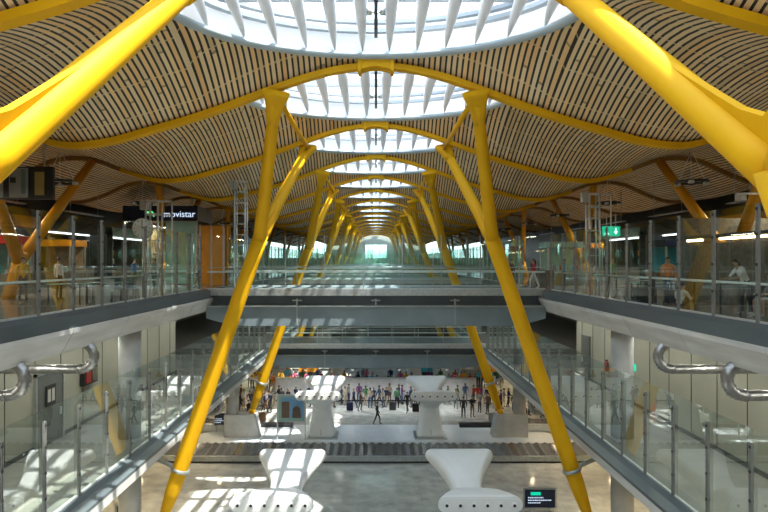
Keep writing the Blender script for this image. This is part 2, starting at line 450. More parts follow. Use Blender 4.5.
# ------------------------------------------------------------------ tree columns
def lerp(a, b, t): return a+(b-a)*t
def tree(side, yc, label):
    t = thing('forked_column', label, 'column', (side*8.84, yc, -10.6), group='%s row of yellow forked columns' % SIDE[side])
    s = side
    fork = Vector((s*4.8, yc, 1.15)); base = Vector((s*8.86, yc, -10.6))
    mb = MB(); pts = []; rs = []
    for i in range(13):
        q = i/12; p = base.lerp(fork, q); pts.append(p); rs.append(.2+.13*min(1, q*9) if q < .12 else lerp(.33, .31, q))
    mb.tube(pts, rs, 20); mb.build('trunk', M['yellow'], t)
    bs = MB(); bs.tube([(s*8.98, yc, -10.95), (s*8.84, yc, -10.55)], [.21, .21], 16); bs.build('foot_sleeve', M['yellow'], t)
    for e in (-1, 1):
        top = Vector((s*3.47, yc+e*4.5, 5.45))
        br = MB(); pp = []; rr = []
        start = base.lerp(fork, .985)
        for i in range(13):
            q = i/12; p = start.lerp(top, q)
            pp.append(p); rr.append(lerp(.285, .205, q))
        br.tube(pp, rr, 18); bo = br.build('branch', M['yellow'], t)
        # flattened capital that widens to the beam
        cp = MB(); d = (top-start).normalized(); rings = []
        ax = Vector((1, 0, 0)); ax = (ax-d*ax.dot(d)).normalized(); ay = d.cross(ax)
        for q, w, h in ((-.75, .42, .42), (-.45, .50, .40), (.0, .66, .34), (.28, .86, .32), (.42, .92, .32)):
            c = top+d*q
            rings.append(rrect(c, ax, ay, w, h, .12, 2))
        cp.loft(rings, 0, True); cp.build('capital', M['yellow'], bo)
    # longitudinal strut between the two heads
    st = MB(); st.tube([(s*3.35, yc-4.3, 5.6), (s*3.35, yc+4.3, 5.6)], .10, 10); st.build('strut', M['yellow'], t)
    # web plate filling the fork
    wb = MB(); a = base.lerp(fork, .985)
    tn = Vector((s*3.47, yc-4.5, 5.45)); tf = Vector((s*3.47, yc+4.5, 5.45))
    th = .05; n = 10; fr = []; bk = []
    poly = [a]+[a.lerp(tn, .45*i/n) for i in range(1, n+1)]
    pn = a.lerp(tn, .40); pf = a.lerp(tf, .40); low = a.lerp((tn+tf)/2, -.08)
    for i in range(1, n):
        q = i/n; c = pn*(1-q)**2+low*2*q*(1-q)+pf*q*q; poly.append(c)
    poly += [a.lerp(tf, .45*i/n) for i in range(n, 0, -1)]
    nn = Vector((1, 0, s*.35)).normalized()*th
    # cut the web by the arc: keep only rungs under the arc
    mb2 = MB(); rows = 14; grid = []
    for i in range(rows+1):
        q = i/rows
        # rung position along the height of web at lateral coordinate q (near to far)
        lo = a
        d = (2*q-1)*2.55; hh = .135+.182*math.sqrt(d*d+.04)
        hi = a.lerp((tn+tf)/2, hh)+Vector((0, -d if tn.y > tf.y else d, 0))
        grid.append([lo.lerp(hi, r/6) for r in range(7)])
    vv = [p+nn for r in grid for p in r]+[p-nn for r in grid for p in r]; K = 7; half = len(grid)*K
    ff = []
    for i in range(rows):
        for r in range(6):
            ff.append((i*K+r, (i+1)*K+r, (i+1)*K+r+1, i*K+r+1)); ff.append((half+i*K+r, half+i*K+r+1, half+(i+1)*K+r+1, half+(i+1)*K+r))
        ff.append((i*K+6, (i+1)*K+6, half+(i+1)*K+6, half+i*K+6))
    mb2.add(vv, ff); mb2.build('web_plate', M['yellow'], t)
    # tie to the lower walkway
    tr = MB(); c = base.lerp(fork, .165); d = (fork-base).normalized()
    tr.tube([c-d*.07, c+d*.07], .40, 20); tr.tube([c, (s*9.2, yc+.25, -8.35)], .09, 8)
    tr.build('tie_collar', M['steel'], t)
    return t
first_tree = {}
for s in (-1, 1):
    for i in range(8):
        yc = 7.1+18*i
        if i == 0: lab = 'huge yellow forked column cut off at the upper %s of the picture' % SIDE[s]
        elif i == 1: lab = 'tall yellow forked column in front of the bridge on the %s, reaching the bottom edge' % SIDE[s]
        elif i == 2: lab = 'yellow forked column on the %s standing on a grey pier by the carousel' % SIDE[s]
        else: lab = '%s yellow forked column from the front in the %s row' % (ORD[i], SIDE[s])
        if i == 0: first_tree[s] = tree(s, yc, lab)
        else: dup(first_tree[s], (s*8.84, yc, -10.6), lab)

def outer_tree(side, yc, label):
    s = side
    t = thing('forked_column', label, 'column', (s*15.5, yc, UP), group='outer %s row of forked columns' % SIDE[side])
    base = Vector((s*15.4, yc, UP)); fork = Vector((s*14.8, yc, .4))
    MB().tube([base, fork], [.27, .25], 14).build('trunk', M['amber'], t)
    for e in (-1, 1):
        MB().tube([base.lerp(fork, .8), (s*14, yc+e*4.5, 4.95)], [.25, .2], 14).build('branch', M['amber'], t)
    return t
ot = {}
for s in (-1, 1):
    for i in range(7):
        yc = 25.1+18*i
        lab = 'warm-lit yellow forked column behind the %s glass balustrade, %s from the front' % (SIDE[s], ORD[i])
        if i == 0: ot[s] = outer_tree(s, yc, lab)
        else: dup(ot[s], (s*15.5, yc, UP), lab)
# ------------------------------------------------------------------ floors, decks and walls
def sx(s, poly): return [(s*x, z) for x, z in poly]
YB, YE = -15.0, 147.0
struct(MB().box(-24, 24, YB, YE, GROUND-.3, GROUND).build('floor', M['hallfloor']))
for s in (-1, 1):
    struct(MB().box(s*9.35, s*HALF, YB, YE, UP-.2, UP).build('floor', M['upperfloor']))
    ledge = MB().prism(sx(s, [(9.42, UP+.05), (9.3, UP+.05), (9.1, UP-.06), (9.1, -1.99), (9.6, -1.99), (9.6, UP-.2), (9.42, UP-.2)]), 'y', YB, YE)
    struct(ledge.build('trim_1', M['bluegrey']))
    edge = MB().prism(sx(s, [(9.08, -1.99), (9.10, -2.14), (9.45, -2.75), (HALF, -2.75), (HALF, -1.99)]), 'y', YB, YE)
    struct(edge.build('trim_2', M['concrete_light']))
    struct(MB().box(s*9.2, s*13.2, YB, YE, LOW-.2, LOW).build('floor', M['deckfloor']))
    struct(MB().box(s*13.2, s*24, 39.5, YE, LOW-.2, LOW).build('floor', M['deckfloor']))
    ledge = MB().prism(sx(s, [(9.25, LOW+.05), (9.15, LOW+.05), (8.98, LOW-.03), (8.60, LOW-.09), (8.60, LOW-.2), (9.25, LOW-.2)]), 'y', YB, YE)
    struct(ledge.build('trim_3', M['bluegrey']))
    edge = MB().prism(sx(s, [(8.60, LOW-.2), (8.62, -7.82), (9.3, -8.05), (24, -8.05), (24, LOW-.2)]), 'y', YB, YE)
    struct(edge.build('trim_4', M['concrete_light']))
    nm = SIDE[s]
    struct(MB().box(s*13.2, s*13.5, YB, 39.5, LOW, -2.75).build('wall_'+nm, M['wallpaint']))
    struct(MB().box(s*13.16, s*13.2, YB, 39.5, LOW, LOW+.16).build('baseboard_'+nm, M['baseboard']))
    struct(MB().box(s*24, s*24.3, YB, 92, GROUND, LOW-.2).build('wall_'+nm, M['shop_warm']))
    struct(MB().box(s*24, s*24.3, 39.5, YE, LOW, -2.75).build('wall_'+nm, M['wallpaint']))
    struct(MB().box(s*HALF, s*(HALF+.3), YB, YE, UP, 5.4).build('wall_'+nm, M['stone_dark']))
    # vertical joints of the wall panels
    for i in range(17):
        y = 8+i*1.9
        struct(MB().box(s*13.18, s*13.2, y, y+.025, LOW+.16, -2.75).build('trim_5', M['baseboard']))
    for y in range(2, 70, 4):
        struct(MB().prism(sx(s, [(9.07, -2.0), (9.09, -2.14), (9.44, -2.75), (9.46, -2.75), (9.11, -2.14), (9.09, -2.0)]), 'y', y, y+.012).build('trim_6', M['concrete']))
# added unseen wall behind the viewpoint, keeps open sky out of glass reflections
struct(MB().box(-HALF, HALF, YB-.4, YB, GROUND, 9).build('wall_near_blocker', mat('pale_blocker_wall', (.5, .5, .46), .6)))
# end of the hall
wf = MB()
wf.box(-HALF, HALF, YE, YE+.4, GROUND, 1.0); wf.box(-HALF, HALF, YE, YE+.4, 5.6, 9)
for a, b in ((-HALF, -26.2), (-12.2, -2.7), (2.7, 12.2), (26.2, HALF)): wf.box(a, b, YE, YE+.4, 1.0, 5.6)
wf.box(-2.7, 2.7, YE, YE+.4, 4.2, 5.6)
struct(wf.build('wall_far', mat('pale_end_wall', (.72, .76, .76), .5)))
for s, nm in ((-1, 21), (1, 22)):
    w = bpy.data.objects.new('window_%d' % nm, None); C.objects.link(w); w.location = (s*19, YE, 1.0); w['kind'] = 'structure'
    fr = MB()
    for i in range(7): fr.box(s*(12.2+i*2.3), s*(12.3+i*2.3), YE, YE+.2, 1.0, 5.6)
    fr.box(s*12.2, s*26.2, YE, YE+.2, 3.0, 3.1); fr.build('window_frame', M['steel_light'], w)
    MB().box(s*12.2, s*26.2, YE+.08, YE+.1, 1.0, 5.6).build('pane', M['glass_sky'], w)
w = bpy.data.objects.new('window_20', None); C.objects.link(w); w.location = (0, YE, 1.0); w['kind'] = 'structure'
fr = MB()
for x in (-2.7, -.95, .8, 2.6): fr.box(x, x+.12, YE, YE+.2, 1.0, 4.2)
fr.box(-2.7, 2.7, YE, YE+.2, 2.6, 2.7)
fr.build('window_frame', M['steel_light'], w); MB().box(-2.6, 2.6, YE+.08, YE+.1, 1.0, 4.2).build('pane', M['glass_sky'], w)
struct(MB().box(-24, 24, 92, 92.3, GROUND, LOW).build('wall_far', M['shop_dark']))

# door and fittings on the left wall, dark door on the right wall
d = bpy.data.objects.new('door_1', None); C.objects.link(d); d.location = (-13.2, 24.1, LOW); d['kind'] = 'structure'
MB().box(-13.2, -13.12, 23.2, 25.1, LOW, -4.45).build('door_leaf', M['door'], d)
MB().box(-13.12, -13.10, 23.75, 24.5, -5.7, -5.0).build('door_window', M['glass_sky'], d)
MB().box(-13.12, -13.06, 24.85, 24.95, -6.3, -6.0).build('handle', M['steel_light'], d)
fr = MB(); fr.box(-13.2, -13.08, 23.1, 23.2, LOW, -4.35); fr.box(-13.2, -13.08, 25.1, 25.2, LOW, -4.35); fr.box(-13.2, -13.08, 23.1, 25.2, -4.45, -4.35)
fr.build('door_frame', M['steel'], d)
d = bpy.data.objects.new('door_2', None); C.objects.link(d); d.location = (13.2, 37.5, LOW); d['kind'] = 'structure'
MB().box(13.1, 13.2, 36.9, 38.3, LOW, -4.6).build('door_leaf', M['door'], d)
MB().box(13.04, 13.1, 38.0, 38.1, -6.3, -6.0).build('handle', M['steel_light'], d)
n = thing('notice_frame', 'small framed notice with two pale sheets on the grey door of the left wall', 'notice', (-13.1, 24.1, -5.7))
MB().box(-13.10, -13.07, 23.8, 24.5, -5.75, -4.95).build('notice_board', M['black'], n)
for a in (23.9, 24.2): MB().box(-13.07, -13.06, a, a+.2, -5.6, -5.1).build('sheet', M['counter'], n)
h = thing('fire_cabinet', 'black and red fire hose cabinet on the left wall, beyond the grey door', 'fire cabinet', (-13.2, 27.4, -5.6))
MB().box(-13.2, -12.98, 26.7, 28.0, -5.55, -4.75).build('cabinet_body', M['black'], h, .02)
MB().box(-12.98, -12.95, 26.85, 27.3, -5.45, -4.85).build('cabinet_door', M['red'], h)
MB().box(-12.98, -12.95, 27.45, 27.9, -5.45, -4.85).build('hose_window', M['stone_dark'], h)
h = thing('fire_extinguisher', 'small red fire extinguisher on the right wall of the lower walkway, far end', 'fire extinguisher', (13.2, 34, -6.2))
MB().tube([(13.08, 34, -6.2), (13.08, 34, -5.72), (13.08, 34, -5.62)], [.1, .1, .04], 12).build('cylinder', M['red'], h)
MB().box(13.0, 13.12, 33.96, 34.04, -5.62, -5.54).build('valve', M['black'], h)

def rot_tag(o, lab, cat): return tag(o, lab, cat)
# ------------------------------------------------------------------ glass balustrades
def balustrade(s, zf, xg, y0, n, lab, drop=0.):
    t = thing('glass_balustrade', lab, 'balustrade', (s*xg, y0, zf))
    sp = 1.93; m = 'steel'
    MB().box(s*xg-.05, s*xg+.05, y0, y0+n*sp, zf, zf+.10).build('base_channel', M['steel_light'], t)
    top = zf+(2.98 if zf > -3 else 2.88)
    for i in range(n+1):
        y = y0+i*sp
        near = y < 40
        ps = MB(); xi = s*(xg-.055)
        ps.box(xi-.03, xi+.03, y-.055, y-.03, zf, top); ps.box(xi-.03, xi+.03, y+.03, y+.055, zf, top); ps.box(xi-.012, xi+.012, y-.03, y+.03, zf, top)
        po = ps.build('post', M['post'], t)
        if near:
            for q in (.25, .5, .75, .96):
                z = zf+(top-zf)*q
                MB().box(xi-.045, xi+.045, y-.04, y+.04, z-.035, z+.035).build('clamp', M['dark'], po)
        if i < n:
            MB().box(s*xg-.006, s*xg+.006, y+.02, y+sp-.02, zf+.08, top+(.02 if zf > -3 else .32)).build('glass_panel', M['glass'], t)
    if zf > -3: MB().tube([(s*(xg+.16), y0, zf+1.0), (s*(xg+.16), y0+n*sp, zf+1.0)], .035, 8).build('handrail', M['steel_light'], t)
    return t
YP = 16.64-1.93*2
for s in (-1, 1):
    nm = SIDE[s]
    balustrade(s, UP, 9.42, YP, 10, 'tall glass balustrade with steel posts along the upper %s deck, nearest run' % nm)
    balustrade(s, UP, 9.42, 38.3, 20, 'glass balustrade along the upper %s deck beyond the bridge' % nm)
    balustrade(s, UP, 9.42, 79, 30, 'farthest glass balustrade of the upper %s deck, tiny near the vanishing point' % nm)
    balustrade(s, LOW, 9.25, YP, 19, 'tall glass balustrade with steel posts along the lower %s walkway' % nm)
    balustrade(s, LOW, 9.25, 57, 17, 'glass balustrade of the lower %s walkway beyond the lower bridge' % nm)

# ------------------------------------------------------------------ footbridges
def bridge(zf, y, lab, W=9.35):
    t = thing('footbridge', lab, 'footbridge', (0, y, zf), group='footbridges across the hall')
    MB().box(-W, W, y, y+5.1, zf-.28, zf).build('deck_slab', M['bluegrey_beam'], t)
    MB().box(-W, W, y-.03, y+.02, zf-.30, zf+.05).build('edge_trim', M['steel'], t)
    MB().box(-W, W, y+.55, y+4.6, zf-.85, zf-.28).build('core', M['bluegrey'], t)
    for yy in (y+.05, y+4.6):
        g = MB()
        pts = [(-W, zf-.86), (W, zf-.86), (W, zf-1.55)]
        for i in range(9):
            a = i/8; pts.append((W-2.2*a, zf-1.55-.42*math.sin(a*PI/2)))
        for i in range(9):
            a = 1-i/8; pts.append((-(W-2.2*a), zf-1.55-.42*math.sin(a*PI/2)))
        g.prism(pts, 'y', yy, yy+.45)
        g.build('girder', M['bluegrey_beam'], t)
    MB().box(-W, W, y-.08, y+.5, zf-.92, zf-.86).build('girder_flange', M['steel'], t)
    for x in (-4.4, -.01, 4.4):
        b = MB(); b.box(x-.25, x+.25, y+.35, y+.6, zf-.62, zf-.56); b.box(x-.04, x+.04, y+.25, y+.6, zf-.86, zf-.5); b.build('bracket', M['steel'], t)
    for x in (-4.35, 4.35): MB().box(x-.02, x+.02, y+.03, y+.06, zf-1.93, zf-.93).build('joint_cover', M['concrete'], t)
    for yy, nm in ((y+.12, 'front'), (y+4.95, 'rear')):
        MB().box(-W, W, yy-.04, yy+.04, zf, zf+.10).build('base_channel', M['steel_light'], t)
        k = 0; x = -W+.05
        while x < W-.3:
            x2 = min(x+2.15, W-.05)
            MB().box(x+.01, x2-.01, yy-.007, yy+.007, zf+.1, zf+3.05).build('glass_panel', M['glass_bridge'], t)
            if x > -W+.2: MB().box(x-.02, x+.02, yy-.02, yy+.02, zf+.1, zf+3.05).build('mullion', M['steel'], t)
            x += 2.15
        dy = .16 if yy < y+2 else -.16
        MB().box(-W, W, yy+dy-.05, yy+dy+.05, zf+.96, zf+1.04).build('handrail', M['steel_light'], t)
        MB().tube([(-W, yy+dy, zf+1.25), (W, yy+dy, zf+1.25)], .02, 6).build('upper_rail', M['steel'], t)
    return t
br = bridge(UP, 33.0, 'large blue-grey footbridge with glass sides crossing the hall at centre')
for y, l in ((51, 'second'), (69, 'third'), (87, 'fourth'), (105, 'fifth'), (123, 'sixth')):
    dup(br, (0, y, UP), '%s upper footbridge from the front, seen through the glass of the first' % l)
b2 = dup(br, (0, 51, LOW+.25), 'lower glass-sided footbridge directly below the big upper one, above the crowd')
dup(br, (0, 87, LOW+.25), 'farther lower footbridge, mostly hidden behind the first lower one')

# ------------------------------------------------------------------ concrete columns with piers
def ccol(s, yc, lab):
    t = thing('concrete_column', lab, 'column', (s*9.9, yc, GROUND), group='round concrete columns')
    MB().tube([(s*10.3, yc, GROUND), (s*10.3, yc, -8.05)], .45, 28).build('lower_shaft', M['concrete'], t)
    MB().tube([(s*10.3, yc, LOW), (s*10.3, yc, -2.75)], .45, 28).build('upper_shaft', M['concrete'], t)
    MB().prism(sx(s, [(10.8, GROUND), (10.8, -10.85), (9.2, -10.85), (8.6, -10.85), (8.25, GROUND)]), 'y', yc-.55, yc+.55).build('pier', M['concrete'], t, .03)
    return t
cc = {}
for s in (-1, 1):
    for i in range(6):
        yc = 7.1+18*i
        if i == 0: continue
        l = {1: 'round concrete column rising behind the lower %s glass, nearest one' % SIDE[s],
             2: 'round concrete column on a block pier beside the carousel, %s side' % SIDE[s]}.get(i, 'distant concrete column under the lower %s walkway, %s in its row' % (SIDE[s], ORD[i-1]))
        if s not in cc: cc[s] = ccol(s, yc, l)
        else: dup(cc[s], (s*9.9, yc, GROUND), l)

# ------------------------------------------------------------------ curled air ducts
def duct(s, yc, zo, lab):
    t = thing('air_duct', lab, 'air duct', (s*9.5, yc, -2.7+zo), group='ribbed curled air ducts')
    path = [(9.72, -2.60), (9.52, -2.72), (9.37, -2.88), (9.30, -3.06), (9.32, -3.24), (9.42, -3.40), (9.57, -3.5), (9.78, -3.54)]
    pts = []; rs = []
    for i in range(len(path)-1):
        for j in range(4):
            q = j/4; pts.append((s*lerp(path[i][0], path[i+1][0], q), yc, lerp(path[i][1], path[i+1][1], q)+zo)); rs.append(.142 if j % 2 else .17)
    pts.append((s*path[-1][0], yc, path[-1][1]+zo)); rs.append(.168)
    MB().tube(pts, rs, 18).build('duct_bend', M['duct'], t)
    sp = []; sr = []
    for i in range(41):
        sp.append((s*lerp(9.78, 13.18, i/40), yc, -3.54+zo)); sr.append(.145 if i % 4 else .155)
    MB().tube(sp, sr, 18).build('straight_duct', M['duct'], t)
    MB().tube([(s*9.74, yc, -2.56+zo), (s*9.70, yc, -2.62+zo)], .21, 18).build('collar', M['steel'], t)
    return t
dd = {}
names = {15.9: 'nearest ribbed metal duct curling out under the upper %s deck, cut by the frame', 19.8: 'second ribbed metal duct curling down under the upper %s deck'}
for s in (-1, 1):
    for y in (15.9, 19.8):
        l = names[y] % SIDE[s]
        if s not in dd: dd[s] = duct(s, y, 0, l)
        else: dup(dd[s], (s*9.5, y, -2.7), l)
    dup(dd[s], (s*9.2, 35.0, -7.95), 'ribbed duct bend under the lower %s walkway near the carousel end' % SIDE[s])

# ------------------------------------------------------------------ white twin-armed air vents
def vent(x, yc, lab):
    t = thing('air_vent', lab, 'air vent', (x, yc, GROUND), group='white twin armed air vents')
    st = MB(); rings = []
    for z, w, dp in ((-12.5, 1.95, 1.7), (-12.2, 1.86, 1.6), (-11.6, 1.66, 1.4), (-11.0, 1.45, 1.25), (-10.5, 1.32, 1.25), (-10.1, 1.28, 1.5), (-9.75, 1.25, 1.9)):
        rings.append(rrect((x, yc, z), (1, 0, 0), (0, 1, 0), w, dp, .42, 5))
    st.loft(rings); st.build('stem', M['white'], t)
    MB().add(*(lambda r: ([*r], [tuple(range(len(r)))]))([tuple(p) for p in rrect((x, yc, GROUND+.02), (1, 0, 0), (0, 1, 0), 2.4, 2.1, .3, 3)])).box(x-1.15, x+1.15, yc-1.0, yc+1.0, GROUND, GROUND+.10).build('base_plate', M['steel'], t)
    for e in (-1, 1):
        arm = MB(); rings = []
        # along the arm: distance, height, width, thickness, tilt of section (0 = facing up, 1 = facing out)
        for dy, z, w, h, a in ((-.1, -10.15, 1.22, 1.1, 62), (.35, -9.95, 1.24, 1.15, 50), (.85, -9.66, 1.34, 1.05, 40), (1.35, -9.42, 1.75, .92, 28), (1.85, -9.22, 2.25, .80, 18), (2.35, -9.08, 2.75, .68, 8), (2.72, -9.01, 3.08, .62, 0), (2.86, -9.0, 3.14, .60, 0)):
            ar = math.radians(a)
            up = Vector((0, -e*math.sin(ar), math.cos(ar)))
            rings.append(rrect((x, yc+e*dy, z), (1, 0, 0), up, w, h, .295 if dy > 2 else .34, 5))
        arm.loft(rings); ao = arm.build('arm', M['white'], t)
        MB().loft([rrect((x, yc+e*2.86, -9.0), (1, 0, 0), (0, 0, 1), 3.0, .48, .24, 5), rrect((x, yc+e*2.90, -9.0), (1, 0, 0), (0, 0, 1), 3.0, .48, .24, 5)]).build('nozzle_plate', M['white'], ao)
        for i in range(6):
            nx = x-1.25+.5*i
            nz = MB(); nz.tube([(nx, yc+e*2.89, -9.0), (nx, yc+e*2.96, -9.0)], [.105, .085], 16, 0)
            nz.tube([(nx, yc+e*2.955, -9.0), (nx, yc+e*2.968, -9.0)], .058, 14, 1)
            nz.build('nozzle', [M['white'], M['black']], ao)
    MB().box(x-.012, x+.012, yc-.87, yc-.845, GROUND+.3, -11.8).build('seam', M['dark'], t)
    return t
vv = None
labs = {(-1, 25.1): 'nearest white air vent on the left, its arms splashed with sunlight', (1, 25.1): 'nearest white air vent on the right, fully shaded, with six nozzles',
        (-1, 43.1): 'whole white air vent on the left, standing beside the poster stand', (1, 43.1): 'whole white air vent on the right of centre on the carousel island',
        (-1, 61.1): 'distant white air vent on the left, hidden behind a nearer one', (1, 61.1): 'distant white air vent on the right, hidden behind a nearer one'}
for (s, y), l in labs.items():
    if vv is None: vv = vent(s*3.87, y, l)
    else: dup(vv, (s*3.87, y, GROUND), l)

# ------------------------------------------------------------------ luggage carousel on its island
car = thing('luggage_carousel', 'wide steel luggage carousel curving across the floor below the bridge', 'luggage carousel', (0, 38.5, GROUND))
def track(r_off, nstr=90):
    """points on the J-ended track, offset r_off to the outside"""
    pts = []; R = 3.4; xe = 12.2; yf = 38.5; yb = yf+2*R
    for i in range(9): pts.append((-9.5-(xe-9.5)*i/8, yb+r_off))
    for i in range(1, 15):
        a = PI/2+PI*i/15; pts.append((-xe+(R+r_off)*math.cos(a), yf+R+(R+r_off)*math.sin(a)))
    for i in range(nstr+1): pts.append((-xe+2*xe*i/nstr, yf-r_off))
    for i in range(1, 15):
        a = -PI/2+PI*i/15; pts.append((xe+(R+r_off)*math.cos(a), yf+R+(R+r_off)*math.sin(a)))
    for i in range(9): pts.append((xe-(xe-9.5)*i/8, yb+r_off))
    return pts
def strip(mb, sec, zig=0.):
    rows = [track(o) for o, z in sec]; n = len(rows[0]); vs = []
    for j, (o, z) in enumerate(sec):
        for i, p in enumerate(rows[j]): vs.append((p[0], p[1], z+(zig if (i % 2) else 0)))
    k = len(sec)
    fs = [(j*n+i, j*n+i+1, ((j+1) % k)*n+i+1, ((j+1) % k)*n+i) for j in range(k) for i in range(n-1)]
    fs += [tuple(j*n for j in range(k)), tuple(j*n+n-1 for j in range(k-1, -1, -1))]
    return mb.add(vs, fs)
strip(MB(), [(1.25, GROUND+.12), (1.25, GROUND+.42), (1.05, GROUND+.42), (1.05, GROUND+.12)]).build('skirt', M['steel'], car)
strip(MB(), [(1.2, GROUND), (1.2, GROUND+.12), (-1.1, GROUND+.12), (-1.1, GROUND)]).build('plinth', M['black'], car)
strip(MB(), [(1.05, GROUND+.30), (1.05, GROUND+.36), (-1.05, GROUND+.52), (-1.05, GROUND+.4)], .10).build('belt', M['belt'], car)
strip(MB(), [(-1.05, GROUND+.3), (-1.05, GROUND+.58), (-1.25, GROUND+.58), (-1.25, GROUND+.05)]).build('inner_rail', M['steel_light'], car)
for s in (-1, 1): MB().box(s*6.3, s*9.5, 45.1, 45.7, GROUND, GROUND+.3).build('end_hood', M['black'], car)
isl = MB()
pts = [(-14.0, 41.9)]+[(-12.2, 39.75), (12.2, 39.75), (14.0, 41.9), (12.2, 44.05), (9.6, 44.05), (9.6, 45.9), (-9.6, 45.9), (-9.6, 44.05), (-12.2, 44.05)]
isl.prism(pts, 'z', GROUND, GROUND+.05); struct(isl.build('floor', M['platform']))

# wide white partition behind the carousel
wp = thing('low_partition', 'wide low white partition in front of the far crowd, below the lower bridge', 'partition', (0, 54, GROUND))
MB().box(-9, 9, 53.9, 54.15, GROUND+.12, -10.5).build('panel', mat('white_partition_panel', (.84, .85, .86), .4), wp)
MB().box(-9, 9, 53.88, 54.17, GROUND, GROUND+.12).build('plinth', M['black'], wp)
MB().box(-9.02, 9.02, 53.85, 54.2, -10.5, -10.42).build('cap_rail', M['steel_light'], wp)

# poster stand
ps = thing('poster_stand', 'glass framed poster stand with a blue and brown picture, left of the vent', 'poster stand', (-5.9, 42, GROUND))
for x in (-6.9, -4.95): MB().box(x-.04, x+.04, 41.96, 42.04, GROUND+.05, -9.25).build('leg', M['steel'], ps)
MB().box(-6.86, -4.99, 41.97, 42.03, -11.15, -9.3).build('glass_sheet', M['teal'], ps)
fm = MB(); fm.box(-6.9, -4.95, 41.95, 42.05, -9.35, -9.27); fm.box(-6.9, -4.95, 41.95, 42.05, -11.2, -11.12); fm.box(-6.9, -6.82, 41.94, 42.06, -11.2, -9.27); fm.box(-5.03, -4.95, 41.94, 42.06, -11.2, -9.27)
fm.build('frame', M['steel'], ps)
pp = MB(); pp.box(-6.6, -5.1, 41.93, 41.97, -10.9, -9.45, 0); pp.box(-6.6, -6.05, 41.925, 41.93, -10.9, -9.75, 1)
pp.ball((-5.55, 41.93, -10.35), .28, 10, 1, (1, .05, 1)); pp.box(-5.85, -5.25, 41.92, 41.93, -10.9, -10.5, 1); pp.box(-6.5, -5.2, 41.925, 41.93, -11.08, -10.95, 2)
pp.build('picture', [mat('picture_blue', (.18, .38, .62), .5), mat('picture_brown', (.16, .10, .07), .5), M['teal']], ps)

def info_stand(x, y, w, zt, zb, lab, green=True):
    t = thing('display_screen', lab, 'screen', (x, y, GROUND))
    MB().box(x-w/2, x+w/2, y, y+.14, zb, zt).build('housing', M['steel'], t, .02)
    MB().box(x-w/2+.08, x+w/2-.08, y-.01, y, zb+.08, zt-.08).build('display_panel', M['navy'], t)
    if green: MB().box(x-w*.28, x+w*.02, y-.02, y-.01, zt-.36, zt-.2).build('green_line', M['sign_green'], t)
    tx = MB()
    for i, (a, b) in enumerate(((-.36, .10), (-.36, .30), (-.36, .02))):
        z = zt-.5-.13*i
        if z-.05 > zb+.1:
            xx = x+a*w
            while xx < x+b*w:
                q = random.uniform(.04, .1); tx.box(xx, xx+q, y-.02, y-.01, z, z+.045); xx += q+.03
    tx.build('text_line', M['sign_mark'], t)
    for dx in (-.3, .3): MB().box(x+dx*w-.03, x+dx*w+.03, y+.04, y+.1, GROUND, zb).build('leg', M['steel'], t)
info_stand(8.2, 30, 1.66, -11.3, -12.35, 'dark information screen at the bottom edge beside the yellow column foot')
info_stand(-11.4, 43.9, .95, -11.0, -12.0, 'small dark sign on two legs under the lower left walkway', False)
info_stand(-11.3, 27, .9, -10.9, -11.9, 'dark sign at the bottom left under the walkway edge', False)

# exit sign boxes below the upper deck
def exit_sign(x, y, z, w, h, lab, mode='both'):
    t = thing('exit_sign', lab, 'exit sign', (x, y, z))
    MB().box(x-w/2, x+w/2, y-.04, y+.04, z-h/2, z+h/2).build('sign_box', M['sign_green'], t)
    mk = MB(); u = h*.5
    cx = x-w*.22 if mode == 'both' else x   # running figure
    mk.ball((cx+.05*u, y-.045, z+u*.5), u*.16, 8, 0, (1, .2, 1))
    mk.prism([(cx-.1*u, z+.3*u), (cx+.15*u, z+.3*u), (cx+.05*u, z-.15*u), (cx-.2*u, z-.1*u)], 'y', y-.05, y-.04)
    mk.prism([(cx+.05*u, z-.15*u), (cx-.1*u, z-.15*u), (cx-.5*u, z-.6*u), (cx-.35*u, z-.65*u)], 'y', y-.05, y-.04)
    mk.prism([(cx-.05*u, z-.15*u), (cx+.1*u, z-.1*u), (cx+.45*u, z-.65*u), (cx+.3*u, z-.65*u)], 'y', y-.05, y-.04)
    if mode != 'arrow': mk.build('running_figure', M['sign_white'], t)
    ax = x+w*.22 if mode == 'both' else x; a = MB()
    a.box(ax-.1*u, ax+.1*u, y-.05, y-.04, z-.05*u, z+.65*u)
    a.prism([(ax-.42*u, z-.02*u), (ax+.42*u, z-.02*u), (ax, z-.65*u)], 'y', y-.05, y-.04)
    if mode != 'figure': a.build('down_arrow', M['sign_white'], t)
    MB().box(x-.02, x+.02, y-.02, y+.02, z+h/2, z+h/2+.6).build('hanger', M['steel'], t)
    return t
e = exit_sign(-11.0, 26.4, -4.55, .62, .32, 'small green exit sign beside the left concrete column')
exit_sign(10.75-.2, 25.0, -4.4, .55, .30, 'small green exit sign beside the right concrete column')
